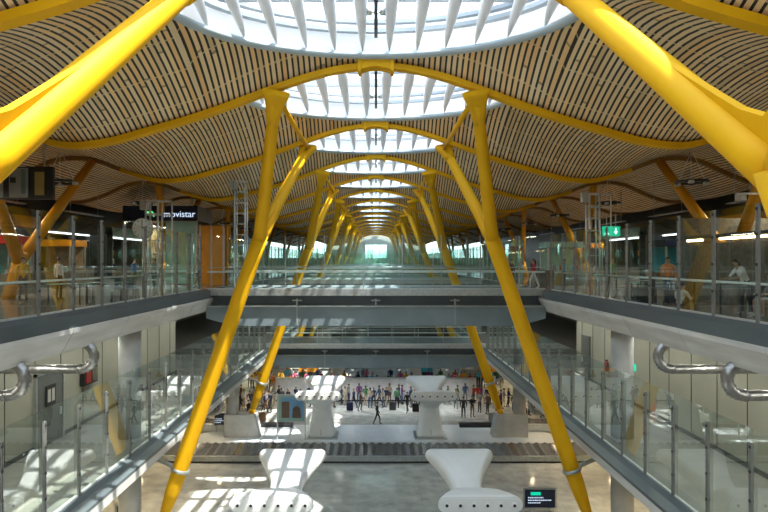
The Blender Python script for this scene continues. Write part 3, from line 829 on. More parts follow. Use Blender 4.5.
# ------------------------------------------------------------------ lattice towers on the upper deck
def tower(x, y, w, h, lab, arm=False):
    t = thing('lattice_tower', lab, 'lattice tower', (x, y, UP), group='grey lattice towers')
    for dx in (-w/2, w/2):
        for dy in (-w/2, w/2):
            MB().tube([(x+dx, y+dy, UP), (x+dx, y+dy, UP+h)], .05, 6).build('upright', M['steel_light'], t)
    n = int(h/.62)
    for i in range(1, n+1):
        z = UP+i*h/n
        r = MB()
        for a, b in (((-1, -1), (1, -1)), ((1, -1), (1, 1)), ((1, 1), (-1, 1)), ((-1, 1), (-1, -1))):
            r.tube([(x+a[0]*w/2, y+a[1]*w/2, z), (x+b[0]*w/2, y+b[1]*w/2, z)], .022, 5)
        r.build('rung', M['steel_light'], t)
    sp = MB(); sp.box(x-w/2-.35, x-w/2+.05, y-.2, y+.1, UP+h-.45, UP+h+.05); sp.build('loudspeaker', M['counter'], t, .03)
    if arm:
        bb = MB(); bb.box(x-w/2, x+w*1.7, y-w/2, y-w/2+.06, UP+h-.1, UP+h); bb.box(x-w/2, x+w*1.7, y-w/2, y-w/2+.06, UP+h-.75, UP+h-.68); bb.box(x+w*1.6, x+w*1.7, y-w/2, y-w/2+.06, UP, UP+h)
        bb.build('side_frame', M['steel_light'], t)
    return t
tower(-11.1, 30, .6, 4.6, 'grey lattice tower in front of the blue shop sign on the left', True)
tower(-8.15, 36.2, .62, 6.4, 'tall slim lattice tower on the bridge end beside the left yellow column')
tower(10.95, 30.3, .5, 5.0, 'grey lattice tower holding the green exit signs on the right', True)
e1 = exit_sign(10.95, 28.5, 1.46, .40, .46, 'left one of two lit green exit signs on the right deck, running figure', 'figure')
exit_sign(11.38, 28.5, 1.46, .40, .46, 'right one of two lit green exit signs on the right deck, down arrow', 'arrow')

# clock
ck = thing('round_clock', 'round glass clock on a slim post behind the upper left balustrade', 'clock', (-10.1, 26, UP))
MB().tube([(-10.1, 26, UP), (-10.1, 26, 1.05)], .04, 8).build('clock_post', M['steel'], ck)
MB().tube([(-10.1, 25.92, 1.46), (-10.1, 26.08, 1.46)], .44, 28).build('clock_case', M['steel'], ck)
cf = MB().tube([(-10.1, 25.90, 1.46), (-10.1, 25.92, 1.46)], .40, 28).build('clock_face', mat('white_clock_face', (.8, .82, .8), .4), ck)
hb = MB(); hb.box(-10.115, -10.085, 25.885, 25.9, 1.46, 1.78); hb.prism([(-10.1, 1.44), (-10.1, 1.48), (-9.86, 1.58), (-9.86, 1.55)], 'y', 25.885, 25.9)
hb.build('clock_hand', M['black'], cf)
for i in range(12):
    a = PI*i/6; x = -10.1+.34*math.sin(a); z = 1.46+.34*math.cos(a)
    MB().box(x-.015, x+.015, 25.89, 25.9, z-.03, z+.03).build('hour_mark', M['black'], cf)

def text_obj(s, x, y, z, size, m, parent, name='lettering', depth=.01):
    cu = bpy.data.curves.new(name, 'FONT'); cu.body = s; cu.size = size; cu.extrude = depth; cu.align_x = 'CENTER'; cu.align_y = 'CENTER'
    o = bpy.data.objects.new(name, cu); cu.materials.append(m); C.objects.link(o)
    o.location = (x, y, z); o.rotation_euler = (PI/2, 0, 0)
    bpy.context.view_layer.update()
    me = bpy.data.meshes.new_from_object(o.evaluated_get(bpy.context.evaluated_depsgraph_get()))
    me.transform(Matrix.Translation(Vector((x, y, z))-parent.location) @ Matrix.Rotation(PI/2, 4, 'X'))
    bpy.data.objects.remove(o)
    o = bpy.data.objects.new(name, me); C.objects.link(o); o.parent = parent
    return o
# phone shop
sh = thing('phone_shop', 'glass phone shop under a dark blue fascia on the upper left deck', 'shop', (-14.9, 40, UP))
MB().box(-16.9, -11.9, 40, 43.5, 2.75, 3.75).build('fascia', M['navy'], sh, .02)
text_obj('movistar', -13.1, 39.98, 3.18, .60, M['sign_mark'], sh, 'shop_name')
mm_ = MB()
pts = [(-15.35+.55*q, 3.02+.34*abs(math.sin(q*PI*2))) for q in [i/16 for i in range(17)]]
mm_.tube([(p[0], 39.97, p[1]) for p in pts], .05, 6); mm_.build('logo_mark', M['sign_lime'], sh)
for x in (-16.8, -15.2, -13.6, -12.0): MB().box(x-.06, x+.06, 40.0, 40.12, UP, 2.75).build('frame_post', M['steel'], sh)
MB().box(-12.0-2.0, -12.06, 39.94, 39.98, UP+.1, 2.7).build('white_panel', M['teal'], sh)
MB().box(-16.8, -14.0, 40.03, 40.05, UP, 2.75).build('shop_window', M['glass'], sh)
MB().box(-16.8, -12.0, 43.3, 43.5, UP, 2.75).build('back_wall', M['shop_warm'], sh)
MB().box(-16.4, -14.3, 42.0, 42.6, UP, UP+1.0).build('sales_counter', M['counter'], sh)
ob = thing('orange_booth', 'orange glazed booth right of the phone shop on the left deck', 'booth', (-10.9, 40, UP))
for x in (-11.65, -10.9, -10.1): MB().box(x-.05, x+.05, 39.7, 39.8, UP, 2.45).build('frame_post', M['steel'], ob)
MB().box(-11.6, -10.95, 39.72, 39.78, UP+.05, 2.4).build('panel', M['orange'], ob); MB().box(-10.85, -10.15, 39.72, 39.78, UP+.05, 2.4).build('panel', M['orange'], ob)
MB().box(-11.6, -10.15, 41.0, 41.1, UP, 2.4).build('back_panel', M['orange'], ob)
# hanging media screen top left
hs = thing('hanging_screen', 'dark hanging media screen at the left edge above the glass', 'screen', (-12.9, 22, 2.3))
MB().box(-14.2, -11.85, 22, 22.15, 2.3, 3.5).build('screen_case', M['black'], hs)
sc_ = MB(); sc_.box(-14.15, -12.75, 21.98, 22, 2.36, 3.45, 0); sc_.box(-12.65, -11.9, 21.98, 22, 2.6, 3.45, 1); sc_.box(-12.5, -12.15, 21.97, 21.98, 2.45, 3.3, 2); sc_.box(-13.65, -13.45, 21.97, 21.98, 2.36, 3.2, 1); sc_.box(-13.4, -13.2, 21.97, 21.98, 2.9, 3.1, 1); sc_.box(-13.0, -12.85, 21.97, 21.98, 2.5, 3.4, 3)
sc_.build('picture', [mat('screen_grey', (.26, .27, .25), .4), mat('screen_black', (.02, .02, .02), .4), mat('screen_ochre', (.35, .26, .08), .4), mat('screen_teal', (.10, .16, .15), .4)], hs)
for x in (-13.9, -12.2): MB().box(x-.02, x+.02, 22.05, 22.1, 3.5, 4.6).build('hanger', M['steel'], hs)

# pendant lamps in the outer bays
def pendant(x, y, z, lab, zt):
    t = thing('pendant_lamp', lab, 'lamp', (x, y, z), group='dark lamp rings hung under the outer roof')
    r = MB(); n = 20; pts = [(x+.62*math.cos(2*PI*i/n*.94), y+.62*math.sin(2*PI*i/n*.94), z) for i in range(n+1)]
    r.tube(pts, .06, 6); r.build('lamp_ring', M['dark'], t)
    for a in (0, 2.1, 4.2):
        MB().box(x+.62*math.cos(a)-.09, x+.62*math.cos(a)+.09, y+.62*math.sin(a)-.09, y+.62*math.sin(a)+.09, z-.12, z).build('spotlight', M['steel_light'], t)
        MB().tube([(x+.6*math.cos(a), y+.6*math.sin(a), z), (x+.05*math.cos(a), y, zt)], .012, 5).build('cord', M['steel_light'], t)
    return t
pl_ = {}
for s in (-1, 1):
    for i in range(6):
        y = 25.1+9*i; lab = 'dark ring lamp with small spotlights under the outer %s roof, %s from the front' % (SIDE[s], ORD[i])
        if s not in pl_: pl_[s] = pendant(s*13.2, y, 3.35, lab, 4.6)
        else: dup(pl_[s], (s*13.2, y, 3.35), lab)

# shops and counters along the outer walls
goods = [M['cyan'], M['orange'], M['red'], M['counter'], M['teal'], M['shop_warm'], mat('goods_green', (.1, .35, .12), .5), mat('goods_pink', (.5, .12, .25), .5)]
def shop(s, y, ln, fm, lab, lamp):
    t = thing('shop_front', lab, 'shop', (s*24, y, UP))
    x0, x1 = s*22, s*26.8
    MB().box(x0, x1, y, y+.2, UP, 2.6).build('side_wall', M['shop_dark'], t); MB().box(x0, x1, y+ln-.2, y+ln, UP, 2.6).build('side_wall', M['shop_dark'], t)
    MB().box(x0, x1, y, y+ln, 2.2, 2.9).build('fascia', fm, t)
    MB().box(s*26.4, s*26.8, y+.2, y+ln-.2, UP, 2.2).build('back_shelves', M['shop_warm'], t)
    g = []
    for r in range(4):
        for c in range(int(ln/1.1)):
            yy = y+.4+c*1.1
            MB().box(s*26.1, s*26.4, yy, yy+.8, UP+.5+r*.85, UP+1.0+r*.85).build('display_goods', random.choice(goods), t)
    MB().box(s*22.3, s*22.9, y+.5, y+ln-1.5, UP, UP+1.05).build('counter', M['stone_dark'], t)
    MB().box(s*23.2, s*23.35, y+.4, y+ln-.4, 2.1, 2.19).build('lamp_tube', lamp, t)
spec = [(12, 8, 'shop_dark', 'nearest'), (21, 8, 'navy', 'second'), (30, 9, 'orange', 'third'), (40, 9, 'shop_dark', 'fourth'), (50, 10, 'teal', 'fifth')]
for y, ln, fm, w_ in spec:
    shop(-1, y, ln, M[fm], '%s shop front along the far left wall of the upper deck' % w_, M['lamp_white'])
for y, ln, fm, w_ in spec[2:]:
    shop(1, y, ln, M[fm], '%s shop front along the far right wall of the upper deck' % w_, M['lamp_white'])
def kiosk(x, y, w, d, h, body, head, lab):
    t = thing('kiosk', lab, 'kiosk', (x, y, UP))
    MB().box(x-w/2, x+w/2, y-d/2, y+d/2, UP, UP+1.0).build('counter', M['stone_dark'], t, .02)
    for a in (-1, 1):
        for b in (-1, 1): MB().box(x+a*w*.46-.04, x+a*w*.46+.04, y+b*d*.46-.04, y+b*d*.46+.04, UP+1.0, UP+h).build('frame_post', M['steel'], t)
    MB().box(x-w/2, x+w/2, y-d/2, y+d/2, UP+h, UP+h+.4).build('header', head, t, .02)
    MB().box(x-w*.44, x+w*.44, y+d*.4, y+d*.44, UP+1.0, UP+h).build('back_panel', body, t)
    for i in range(5):
        q = x-w*.36+i*w*.18
        MB().box(q-.07, q+.07, y-.1, y+.05, UP+1.0, UP+1.2+.08*(i % 3)).build('display_goods', goods[(i*3+int(abs(x))) % len(goods)], t)
kiosk(-18.2, 29, 2.2, 2, 2.4, M['teal'], M['red'], 'small kiosk with red header on the upper left deck')
kiosk(-19.5, 37, 2.4, 2, 2.5, M['shop_warm'], M['orange'], 'kiosk with orange header on the upper left deck')
kiosk(12.6, 41, 2.4, 2, 2.5, M['teal'], M['teal'], 'kiosk with pale teal header on the upper right deck')
kiosk(17.2, 34, 2.6, 2, 2.4, M['cyan'], M['navy'], 'kiosk with navy header on the upper right deck')
kiosk(15.8, 46, 2.6, 2, 2.6, M['shop_warm'], M['orange'], 'kiosk with orange header far on the upper right deck')
kiosk(12.2, 56, 2.6, 2, 2.6, M['teal'], M['red'], 'distant kiosk with red header on the upper right deck')
kiosk(-12.4, 58, 2.6, 2, 2.6, M['teal'], M['cyan'], 'distant kiosk with blue header on the upper left deck')
# stone wall with warm strip lights, right deck near
rw = thing('stone_partition', 'brown stone partition with warm strip light behind the seated people', 'partition', (15, 22, UP))
MB().box(13.2, 13.5, 12, 26, UP, .75).build('stone_panel', M['stone_dark'], rw)
MB().box(13.2, 21, 26, 26.3, UP, 1.9).build('stone_panel', M['stone_dark'], rw)
MB().box(13.15, 13.55, 12, 26, .95, 1.08).build('lamp_rail', M['dark'], rw)
MB().box(13.15, 13.25, 16.5, 23.0, .85, .93).build('lamp_tube', M['lamp_warm'], rw); MB().box(13.15, 13.25, 24.3, 25.4, .85, .93).build('lamp_tube', M['lamp_warm'], rw)
for y in (13, 16, 19, 22): MB().box(13.3, 13.4, y, y+.1, .75, .95).build('bracket', M['dark'], rw)
# camera rail on the right
for i, y in enumerate((17.5, 19.5, 21.5)):
    t = thing('ceiling_camera', 'small pale camera box on a bar, %s of three above the right stone wall' % ('nearest', 'middle', 'farthest')[i], 'camera', (13.4, y, 2.3))
    MB().box(12.9, 13.9, y-.03, y+.03, 2.42, 2.48).build('bar', M['steel'], t); MB().box(12.95, 13.2, y-.15, y+.15, 2.2, 2.42).build('camera_body', M['counter'], t, .02)
    MB().tube([(13.4, y, 2.48), (13.4, y, 4.4)], .015, 5).build('hanger', M['steel'], t)

# tables, chairs, stools, bin
def table(x, y, w, d, h, lab, zf=UP):
    t = thing('cafe_table', lab, 'table', (x, y, zf))
    MB().box(x-w/2, x+w/2, y-d/2, y+d/2, zf+h-.04, zf+h).build('tabletop', M['teal'], t, .01)
    for a in (-1, 1):
        for b in (-1, 1): MB().box(x+a*(w/2-.06)-.02, x+a*(w/2-.06)+.02, y+b*(d/2-.06)-.02, y+b*(d/2-.06)+.02, zf, zf+h-.04).build('leg', M['dark'], t)
def chair(x, y, rz, m, lab, zf=UP, h=.45, cat='chair', name='chair'):
    t = thing(name, lab, cat, (x, y, zf))
    MB().box(x-.22, x+.22, y-.22, y+.22, zf+h-.06, zf+h).build('seat', m, t, .02)
    MB().box(x-.22, x+.22, y+.19, y+.23, zf+h, zf+h+.42).build('backrest', m, t, .02)
    for a in (-.19, .19):
        for b in (-.19, .19): MB().box(x+a-.018, x+a+.018, y+b-.018, y+b+.018, zf, zf+h-.06).build('leg', M['steel'], t)
    t.rotation_euler = (0, 0, rz)
table(-10.9, 24.3, 1.5, .7, .74, 'pale topped table behind the left balustrade near the seated person')
table(-11.6, 22.6, 1.3, .7, .74, 'second pale topped table farther left behind the left balustrade')
chair(-10.6, 23.6, 0, M['steel'], 'grey chair tucked at the pale table on the left deck')
chair(-10.25, 25.1, PI, M['black'], 'black chair behind the pale table on the left deck')
chair(-10.9, 25.2, PI, M['black'], 'black chair holding the seated person in dark clothes, left deck')
b_ = thing('waste_bin', 'beige square waste bin on the left deck near the tables', 'bin', (-9.9, 21.8, UP))
MB().box(-10.12, -9.75, 21.6, 22.0, UP, UP+.72).build('bin_body', M['counter'], b_, .02); MB().box(-10.05, -9.82, 21.68, 21.92, UP+.72, UP+.75).build('bin_opening', M['black'], b_)
table(10.05, 17.7, .7, 1.5, .98, 'narrow high table the woman in white leans on, right deck')
chair(11.15, 17.5, PI/2, M['black'], 'black chair under the person cut off by the right edge', h=.45)
table(11.0, 23.8, 1.6, .7, .74, 'pale topped table behind the person in the white cap, right deck')
chair(10.35, 22.9, PI, M['black'], 'black chair of the person in the white cap, right deck')
sb = MB()
def suitcase(x, y, zf, w, d, h, m, lab, grp=None):
    t = thing('suitcase', lab, 'suitcase', (x, y, zf), group=grp)
    MB().box(x-w/2, x+w/2, y-d/2, y+d/2, zf+.05, zf+h).build('shell', m, t, .04)
    for a in (-1, 1):
        MB().tube([(x+a*w*.38, y, zf+.04), (x+a*w*.38+.03, y, zf+.04)], .04, 8).build('wheel', M['black'], t)
    hn = MB(); hn.tube([(x-w*.25, y, zf+h-.02), (x-w*.25, y, zf+h+.25), (x+w*.25, y, zf+h+.25), (x+w*.25, y, zf+h-.02)], .012, 5); hn.build('handle', M['steel'], t)
suitcase(9.85, 22.0, UP, .75, .4, .62, M['black'], 'large black suitcase behind the right glass by the white cap person')
suitcase(10.75, 21.7, UP, .5, .35, .55, M['dark'], 'smaller dark suitcase next to the black one, right deck')

# ------------------------------------------------------------------ people
SK = [mat('skin_tan', (.45, .27, .18), .6), mat('skin_dark', (.22, .12, .08), .6)]
HAIR = [mat('hair_black', (.015, .012, .01), .5), mat('hair_brown', (.07, .04, .02), .5), mat('hair_fair', (.30, .2, .09), .5)]
COL = {'black': (.018, .018, .02), 'dark grey': (.07, .07, .075), 'navy': (.02, .03, .09), 'white': (.75, .75, .73), 'red': (.55, .03, .02), 'blue': (.05, .14, .42),
       'light blue': (.10, .50, .68), 'pink': (.65, .12, .25), 'yellow': (.75, .42, .02), 'orange': (.75, .22, .02), 'beige': (.50, .42, .30), 'brown': (.15, .08, .04),
       'green': (.06, .20, .08), 'grey': (.25, .26, .27), 'purple': (.20, .05, .22), 'jeans blue': (.06, .10, .20)}
CM = {k: mat(k.replace(' ', '_')+'_cloth', v, .8, 0, .15, 6.) for k, v in COL.items()}
FACEJ = None
def pose(kind):
    """joints for a 1.72 m figure facing -Y, feet at 0. returns dict of positions and edge list"""
    J = dict(pel=(0, 0, .95), waist=(0, 0, 1.08), chest=(0, 0, 1.27), neckb=(0, 0, 1.44), neck=(0, -.005, 1.50), head0=(0, -.02, 1.56), head1=(0, -.02, 1.63), head2=(0, -.012, 1.69))
    def limb(s, sh, el, wr, hd, hip, kn, an, toe):
        n = 'L' if s < 0 else 'R'
        J['sh'+n], J['el'+n], J['wr'+n], J['hd'+n] = sh, el, wr, hd
        J['hip'+n], J['kn'+n], J['an'+n], J['toe'+n] = hip, kn, an, toe
    for s in (-1, 1):
        sh = (s*.19, 0, 1.40); hip = (s*.095, 0, .90)
        if kind == 'stand': limb(s, sh, (s*.25, .02, 1.12), (s*.25, -.04, .88), (s*.245, -.07, .78), hip, (s*.11, -.02, .50), (s*.12, .02, .08), (s*.14, -.15, .035))
        elif kind == 'walk':
            f = s; limb(s, sh, (s*.25, .10*f+.02, 1.12), (s*.24, .12*f-.10, .90), (s*.235, .12*f-.16, .82), hip, (s*.10, -.17*f-.03, .50), (s*.10, -.26*f+.06, .09+.03*(f < 0)), (s*.11, -.26*f-.10, .04))
        elif kind == 'arms': limb(s, sh, (s*.25, -.05, 1.14), (s*.12, -.27, 1.16), (s*.07, -.34, 1.18), hip, (s*.11, -.02, .50), (s*.13, .02, .08), (s*.15, -.15, .035))
        elif kind == 'push': limb(s, sh, (s*.24, -.10, 1.13), (s*.20, -.36, 1.05), (s*.19, -.44, 1.04), hip, (s*.10, -.10*s, .49), (s*.10, -.12*s+.10, .09), (s*.11, -.12*s-.05, .04))
        elif kind == 'sit':
            limb(s, (s*.19, 0, .93), (s*.24, -.10, .68), (s*.17, -.34, .66), (s*.13, -.42, .66), (s*.10, -.02, .46), (s*.13, -.45, .50), (s*.13, -.43, .08), (s*.14, -.60, .035))
        elif kind == 'lean':
            limb(s, (s*.19, -.18, 1.34), (s*.24, -.34, 1.10), (s*.15, -.58, 1.05), (s*.12, -.67, 1.05), hip, (s*.11, -.02+.04*s, .49), (s*.12, .05+.08*s, .08), (s*.13, -.10+.08*s, .035))
        elif kind == 'floor':
            limb(s, (s*.19, -.05, .52), (s*.27, -.16, .30), (s*.22, -.36, .34), (s*.19, -.44, .36), (s*.11, .0, .13), (s*.19, -.36, .42), (s*.14, -.56, .09), (s*.15, -.70, .04))
    def shift(names, dz, dy=0):
        for n in names: J[n] = (J[n][0], J[n][1]+dy, J[n][2]+dz)
    up = ['pel', 'waist', 'chest', 'neckb', 'neck', 'head0', 'head1', 'head2']
    if kind == 'sit': shift(up, -.47)
    if kind == 'floor':
        shift(up, -.80); J['chest'] = (0, -.03, .42); J['neckb'] = (0, -.08, .57); J['neck'] = (0, -.10, .63); J['head0'] = (0, -.13, .68); J['head1'] = (0, -.14, .75); J['head2'] = (0, -.13, .81)
    if kind == 'lean':
        J['waist'] = (0, -.03, 1.07); J['chest'] = (0, -.12, 1.22); J['neckb'] = (0, -.20, 1.37); J['neck'] = (0, -.24, 1.42); J['head0'] = (0, -.29, 1.46); J['head1'] = (0, -.31, 1.53); J['head2'] = (0, -.30, 1.59)
    return J
RAD = dict(pel=(.15, .115), waist=(.135, .10), chest=(.165, .11), neckb=(.10, .075), neck=(.055, .055), head0=(.062, .075), head1=(.078, .095), head2=(.06, .072),
           sh=(.065, .065), el=(.043, .043), wr=(.028, .028), hd=(.030, .018), hip=(.09, .09), kn=(.058, .058), an=(.04, .04), toe=(.04, .035))
EDG = [('pel', 'waist'), ('waist', 'chest'), ('chest', 'neckb'), ('neckb', 'neck'), ('neck', 'head0'), ('head0', 'head1'), ('head1', 'head2')]
for n in 'LR': EDG += [('neckb', 'sh'+n), ('sh'+n, 'el'+n), ('el'+n, 'wr'+n), ('wr'+n, 'hd'+n), ('pel', 'hip'+n), ('hip'+n, 'kn'+n), ('kn'+n, 'an'+n), ('an'+n, 'toe'+n)]
SL = dict(head=0, top=1, bottom=2, shoe=3)
def body_mesh(kind, sleeve, shorts, fingers):
    J = pose(kind); names = list(J); me = bpy.data.meshes.new('person_body')
    vs = [J[n] for n in names]; ed = [(names.index(a), names.index(b)) for a, b in EDG]
    me.from_pydata(vs, ed, [])
    o = bpy.data.objects.new('tmp_body', me); C.objects.link(o)
    sk = o.modifiers.new('skin', 'SKIN'); sk.use_smooth_shade = True
    for i, n in enumerate(names):
        d = me.skin_vertices[0].data[i]; key = n if n in RAD else n[:-1]
        d.radius = RAD[key]; d.use_root = (n == 'pel')
    sub = o.modifiers.new('sub', 'SUBSURF'); sub.levels = 1; sub.render_levels = 1
    dg = bpy.context.evaluated_depsgraph_get(); dg.update()
    m2 = bpy.data.meshes.new_from_object(o.evaluated_get(dg)); m2.name = 'person_body'
    bpy.data.objects.remove(o)
    segs = []
    for a, b in EDG:
        if a in ('neck', 'head0', 'head1') : t = 0
        elif a.startswith('wr'): t = 0
        elif a.startswith('el'): t = 1 if sleeve == 'long' else 0
        elif a.startswith('an'): t = 3
        elif a.startswith('kn'): t = 0 if shorts else 2
        elif a == 'pel' or a.startswith('hip'): t = 2
        else: t = 1
        if a == 'pel' and b == 'waist': t = 1
        segs.append((Vector(J[a]), Vector(J[b]), t))
    bm = bmesh.new(); bm.from_mesh(m2)
    for f in bm.faces:
        c = f.calc_center_median(); best = 9; bt = 1
        for a, b, t in segs:
            ab = b-a; q = max(0, min(1, (c-a).dot(ab)/ab.length_squared)); dd_ = (c-(a+ab*q)).length
            if t == 0 and ab.length < .12: dd_ -= .02
            if dd_ < best: best = dd_; bt = t
        f.material_index = bt; f.smooth = True
    if fingers:
        for s in 'LR':
            w = Vector(J['wr'+s]); h = Vector(J['hd'+s]); d = (h-w).normalized(); side = d.cross(Vector((0, 0, 1)))
            side = side.normalized() if side.length > .1 else Vector((1, 0, 0)); dn = side.cross(d)
            if dn.z > 0: dn = -dn
            mb = MB()
            for j, (off, ln) in enumerate(((-.030, .062), (-.010, .075), (.010, .07), (.028, .055))):
                p0 = h+side*off-d*.01; p1 = p0+d*ln*.55+dn*.006; p2 = p0+d*ln*.85+dn*.028
                mb.tube([p0, p1, p2], [.010, .009, .007], 6, 0)
            q = -1 if s == 'L' else 1
            p0 = w.lerp(h, .5)+side*.025*q; mb.tube([p0, p0+side*.028*q+d*.02, p0+side*.034*q+d*.05+dn*.008], [.012, .010, .008], 6, 0)
            base = [bm.verts.new(v) for v in mb.v]
            for f in mb.f:
                nf = bm.faces.new([base[i] for i in f]); nf.material_index = 0; nf.smooth = True
    # nose, ears, brow ridge
    hc = Vector(J['head1']); mb = MB()
    mb.ball((hc.x, hc.y-.098, hc.z-.012), .016, 6, 0, (.8, 1.2, 1.5))
    for q in (-1, 1): mb.ball((hc.x+q*.080, hc.y+.01, hc.z-.01), .022, 6, 0, (.4, .9, 1.4))
    base = [bm.verts.new(v) for v in mb.v]
    for f in mb.f: nf = bm.faces.new([base[i] for i in f]); nf.material_index = 0; nf.smooth = True
    bm.to_mesh(m2); bm.free()
    for _ in range(4-len(m2.materials)): m2.materials.append(None)
    return m2, J
CACHE = {}
def hair_mesh(J, style):
    hc = Vector(J['head1']); mb = MB()
    NN = 14; vs = []; fs = []; rows = 7
    for r in range(rows):
        a = lerp(0.02, {'short': 1.75, 'long': 2.0, 'cap': 1.45}[style], r/(rows-1))
        for j in range(NN):
            t = 2*PI*j/NN; front = max(0, -math.sin(t))
            aa = a*(1-.42*front)
            vs.append((hc.x+.092*math.sin(aa)*math.cos(t), hc.y+.014+.108*math.sin(aa)*math.sin(t), hc.z+.018+.098*math.cos(aa)))
    for r in range(rows-1):
        for j in range(NN): fs.append((r*NN+j, (r+1)*NN+j, (r+1)*NN+(j+1) % NN, r*NN+(j+1) % NN))
    fs.append(tuple(range(NN))); fs.append(tuple(range((rows-1)*NN, rows*NN))[::-1])
    mb.add(vs, fs, 0, True)
    if style == 'long':
        mb.tube([(hc.x, hc.y+.07, hc.z+.02), (hc.x, hc.y+.11, hc.z-.08), (hc.x, hc.y+.12, hc.z-.2), (hc.x, hc.y+.10, hc.z-.30)], [.065, .08, .07, .03], 10)
    if style == 'cap': mb.box(hc.x-.06, hc.x+.06, hc.y-.18, hc.y-.07, hc.z+.045, hc.z+.06)
    return mb
PG = 'people in the arrivals hall'
NP = 0
def person(x, y, zf, kind, rz, top, bottom, lab, hair='short', hc=0, skin=0, sleeve='long', shorts=False, near=False, shoe='black', h=1.0, group=None, haircol=None):
    key = (kind, sleeve, shorts, near)
    if key not in CACHE: CACHE[key] = body_mesh(*key)
    m2, J = CACHE[key]
    t = thing('person', lab, 'person', (0, 0, 0), group=group)
    o = bpy.data.objects.new('body', m2); C.objects.link(o); o.parent = t
    for i, mm in enumerate((SK[skin], CM[top], CM[bottom], CM[shoe])):
        o.material_slots[i].link = 'OBJECT'; o.material_slots[i].material = mm
    hk = ('hair', kind, hair)
    if hk not in CACHE:
        ho = hair_mesh(J, hair).build('hair', M['black'], None); CACHE[hk] = ho.data; bpy.data.objects.remove(ho)
    ho = bpy.data.objects.new('cap' if hair == 'cap' else 'hair', CACHE[hk]); C.objects.link(ho); ho.parent = t
    ho.material_slots[0].link = 'OBJECT'; ho.material_slots[0].material = haircol or HAIR[hc]
    if near:
        hcn = Vector(J['head1'])
        for q in (-1, 1):
            MB().ball((hcn.x+q*.031, hcn.y-.083, hcn.z+.008), .011, 6).build('eye', M['black'], t)
        MB().box(hcn.x-.024, hcn.x+.024, hcn.y-.090, hcn.y-.078, hcn.z-.052, hcn.z-.046).build('mouth', M['red'], t)
    t.location = (x, y, zf); t.rotation_euler = (0, 0, rz); t.scale = (h, h, h)
    return t
# upper decks
person(-12.95, 24.5, UP, 'stand', PI*.85, 'white', 'black', 'person with white sleeves and dark trousers standing on the left deck', near=True)
tv = None
person(-14.3, 24.3, UP, 'stand', .8, 'yellow', 'brown', 'person in ochre yellow standing at the far left behind the glass', near=True)
person(-10.9, 25.05, UP+.0, 'sit', 0, 'black', 'black', 'seated person in black at the pale table, left deck', near=True)
person(9.25, 35.2, UP, 'walk', -PI/2-.2, 'red', 'white', 'person in red top and white trousers walking onto the bridge, right', 'long', near=True, shoe='white')
person(8.2, 36.4, UP, 'stand', .5, 'dark grey', 'black', 'dark clothed person standing behind the one in red on the bridge end')
person(10.85, 17.6, UP, 'lean', -PI/2, 'white', 'black', 'woman in white short sleeved shirt and dark trousers leaning on high table', 'long', sleeve='short', near=True, shoe='white')
person(11.12, 16.9, UP, 'sit', -PI/2+.3, 'dark grey', 'white', 'seated person in white shorts and white shoes at the right edge', near=True, shorts=True, shoe='white')
person(10.25, 20.2, UP, 'floor', PI/2+.5, 'white', 'dark grey', 'person in pale shirt sitting on the floor behind the right glass', near=True, sleeve='short')
person(10.35, 22.9, UP, 'sit', PI, 'black', 'dark grey', 'seated person in black wearing a white cap, right deck', 'cap', near=True, haircol=CM['white'])
person(10.9, 22.4, UP, 'stand', -.6, 'orange', 'jeans blue', 'person in orange top standing beside the white cap person', near=True)
cl = list(COL)
where_l = 'upper left deck'; where_r = 'upper right deck'
for i, (x, y, k, tp, bt) in enumerate(((-12.2, 33, 'walk', 'grey', 'black'), (-14.5, 36, 'stand', 'blue', 'dark grey'), (-11.0, 37, 'walk', 'beige', 'brown'), (-13.0, 46, 'stand', 'red', 'black'), (-11, 52, 'walk', 'white', 'navy'),
                                       (13.0, 33, 'walk', 'green', 'black'), (11.8, 37.5, 'stand', 'light blue', 'dark grey'), (14.6, 30, 'walk', 'beige', 'jeans blue'), (12, 46, 'walk', 'navy', 'grey'), (11, 53, 'stand', 'pink', 'black'))):
    person(x, y, UP, k, i*1.3, tp, bt, 'person in %s top and %s bottoms %s on the %s' % (tp, bt, 'walking' if k == 'walk' else 'standing', where_l if x < 0 else where_r), hc=i % 3)
# bottom hall: individually placed
used = set()
def hall(x, y, k, rz, tp, bt, where, **kw):
    person(x, y, GROUND, k, rz, tp, bt, 'person in %s top, %s bottoms, %s %s' % (tp, bt, {'walk': 'walking', 'stand': 'standing', 'push': 'reaching forward', 'arms': 'forearms raised'}[k], where), **kw)
hall(0.1, 46.1, 'walk', PI/2, 'black', 'black', 'alone on the open floor at centre')
hall(-1.3, 50.3, 'push', PI/2, 'brown', 'dark grey', 'behind the lone walker')
hall(2.6, 49.8, 'walk', -.6, 'black', 'dark grey', 'between the lone walker and the right vent')
hall(7.0, 48.0, 'stand', 2.8, 'black', 'black', 'just right of the right vent')
hall(7.75, 48.3, 'arms', .4, 'black', 'brown', 'second right of the right vent')
random.seed(21)
tops = ['black', 'dark grey', 'navy', 'grey', 'brown', 'black', 'navy', 'white', 'jeans blue', 'red', 'green', 'beige', 'purple', 'blue']
bots = ['black', 'dark grey', 'navy', 'jeans blue', 'brown', 'grey', 'beige']
kinds = ['stand', 'walk', 'arms', 'push']
combos = set([('black', 'black', 'walk'), ('brown', 'dark grey', 'push'), ('black', 'dark grey', 'walk'), ('black', 'black', 'stand'), ('black', 'brown', 'arms')])
def pick(tl, bl):
    for _ in range(400):
        c = (random.choice(tl), random.choice(bl), random.choice(kinds))
        if c not in combos: combos.add(c); return c
    return c
front = []
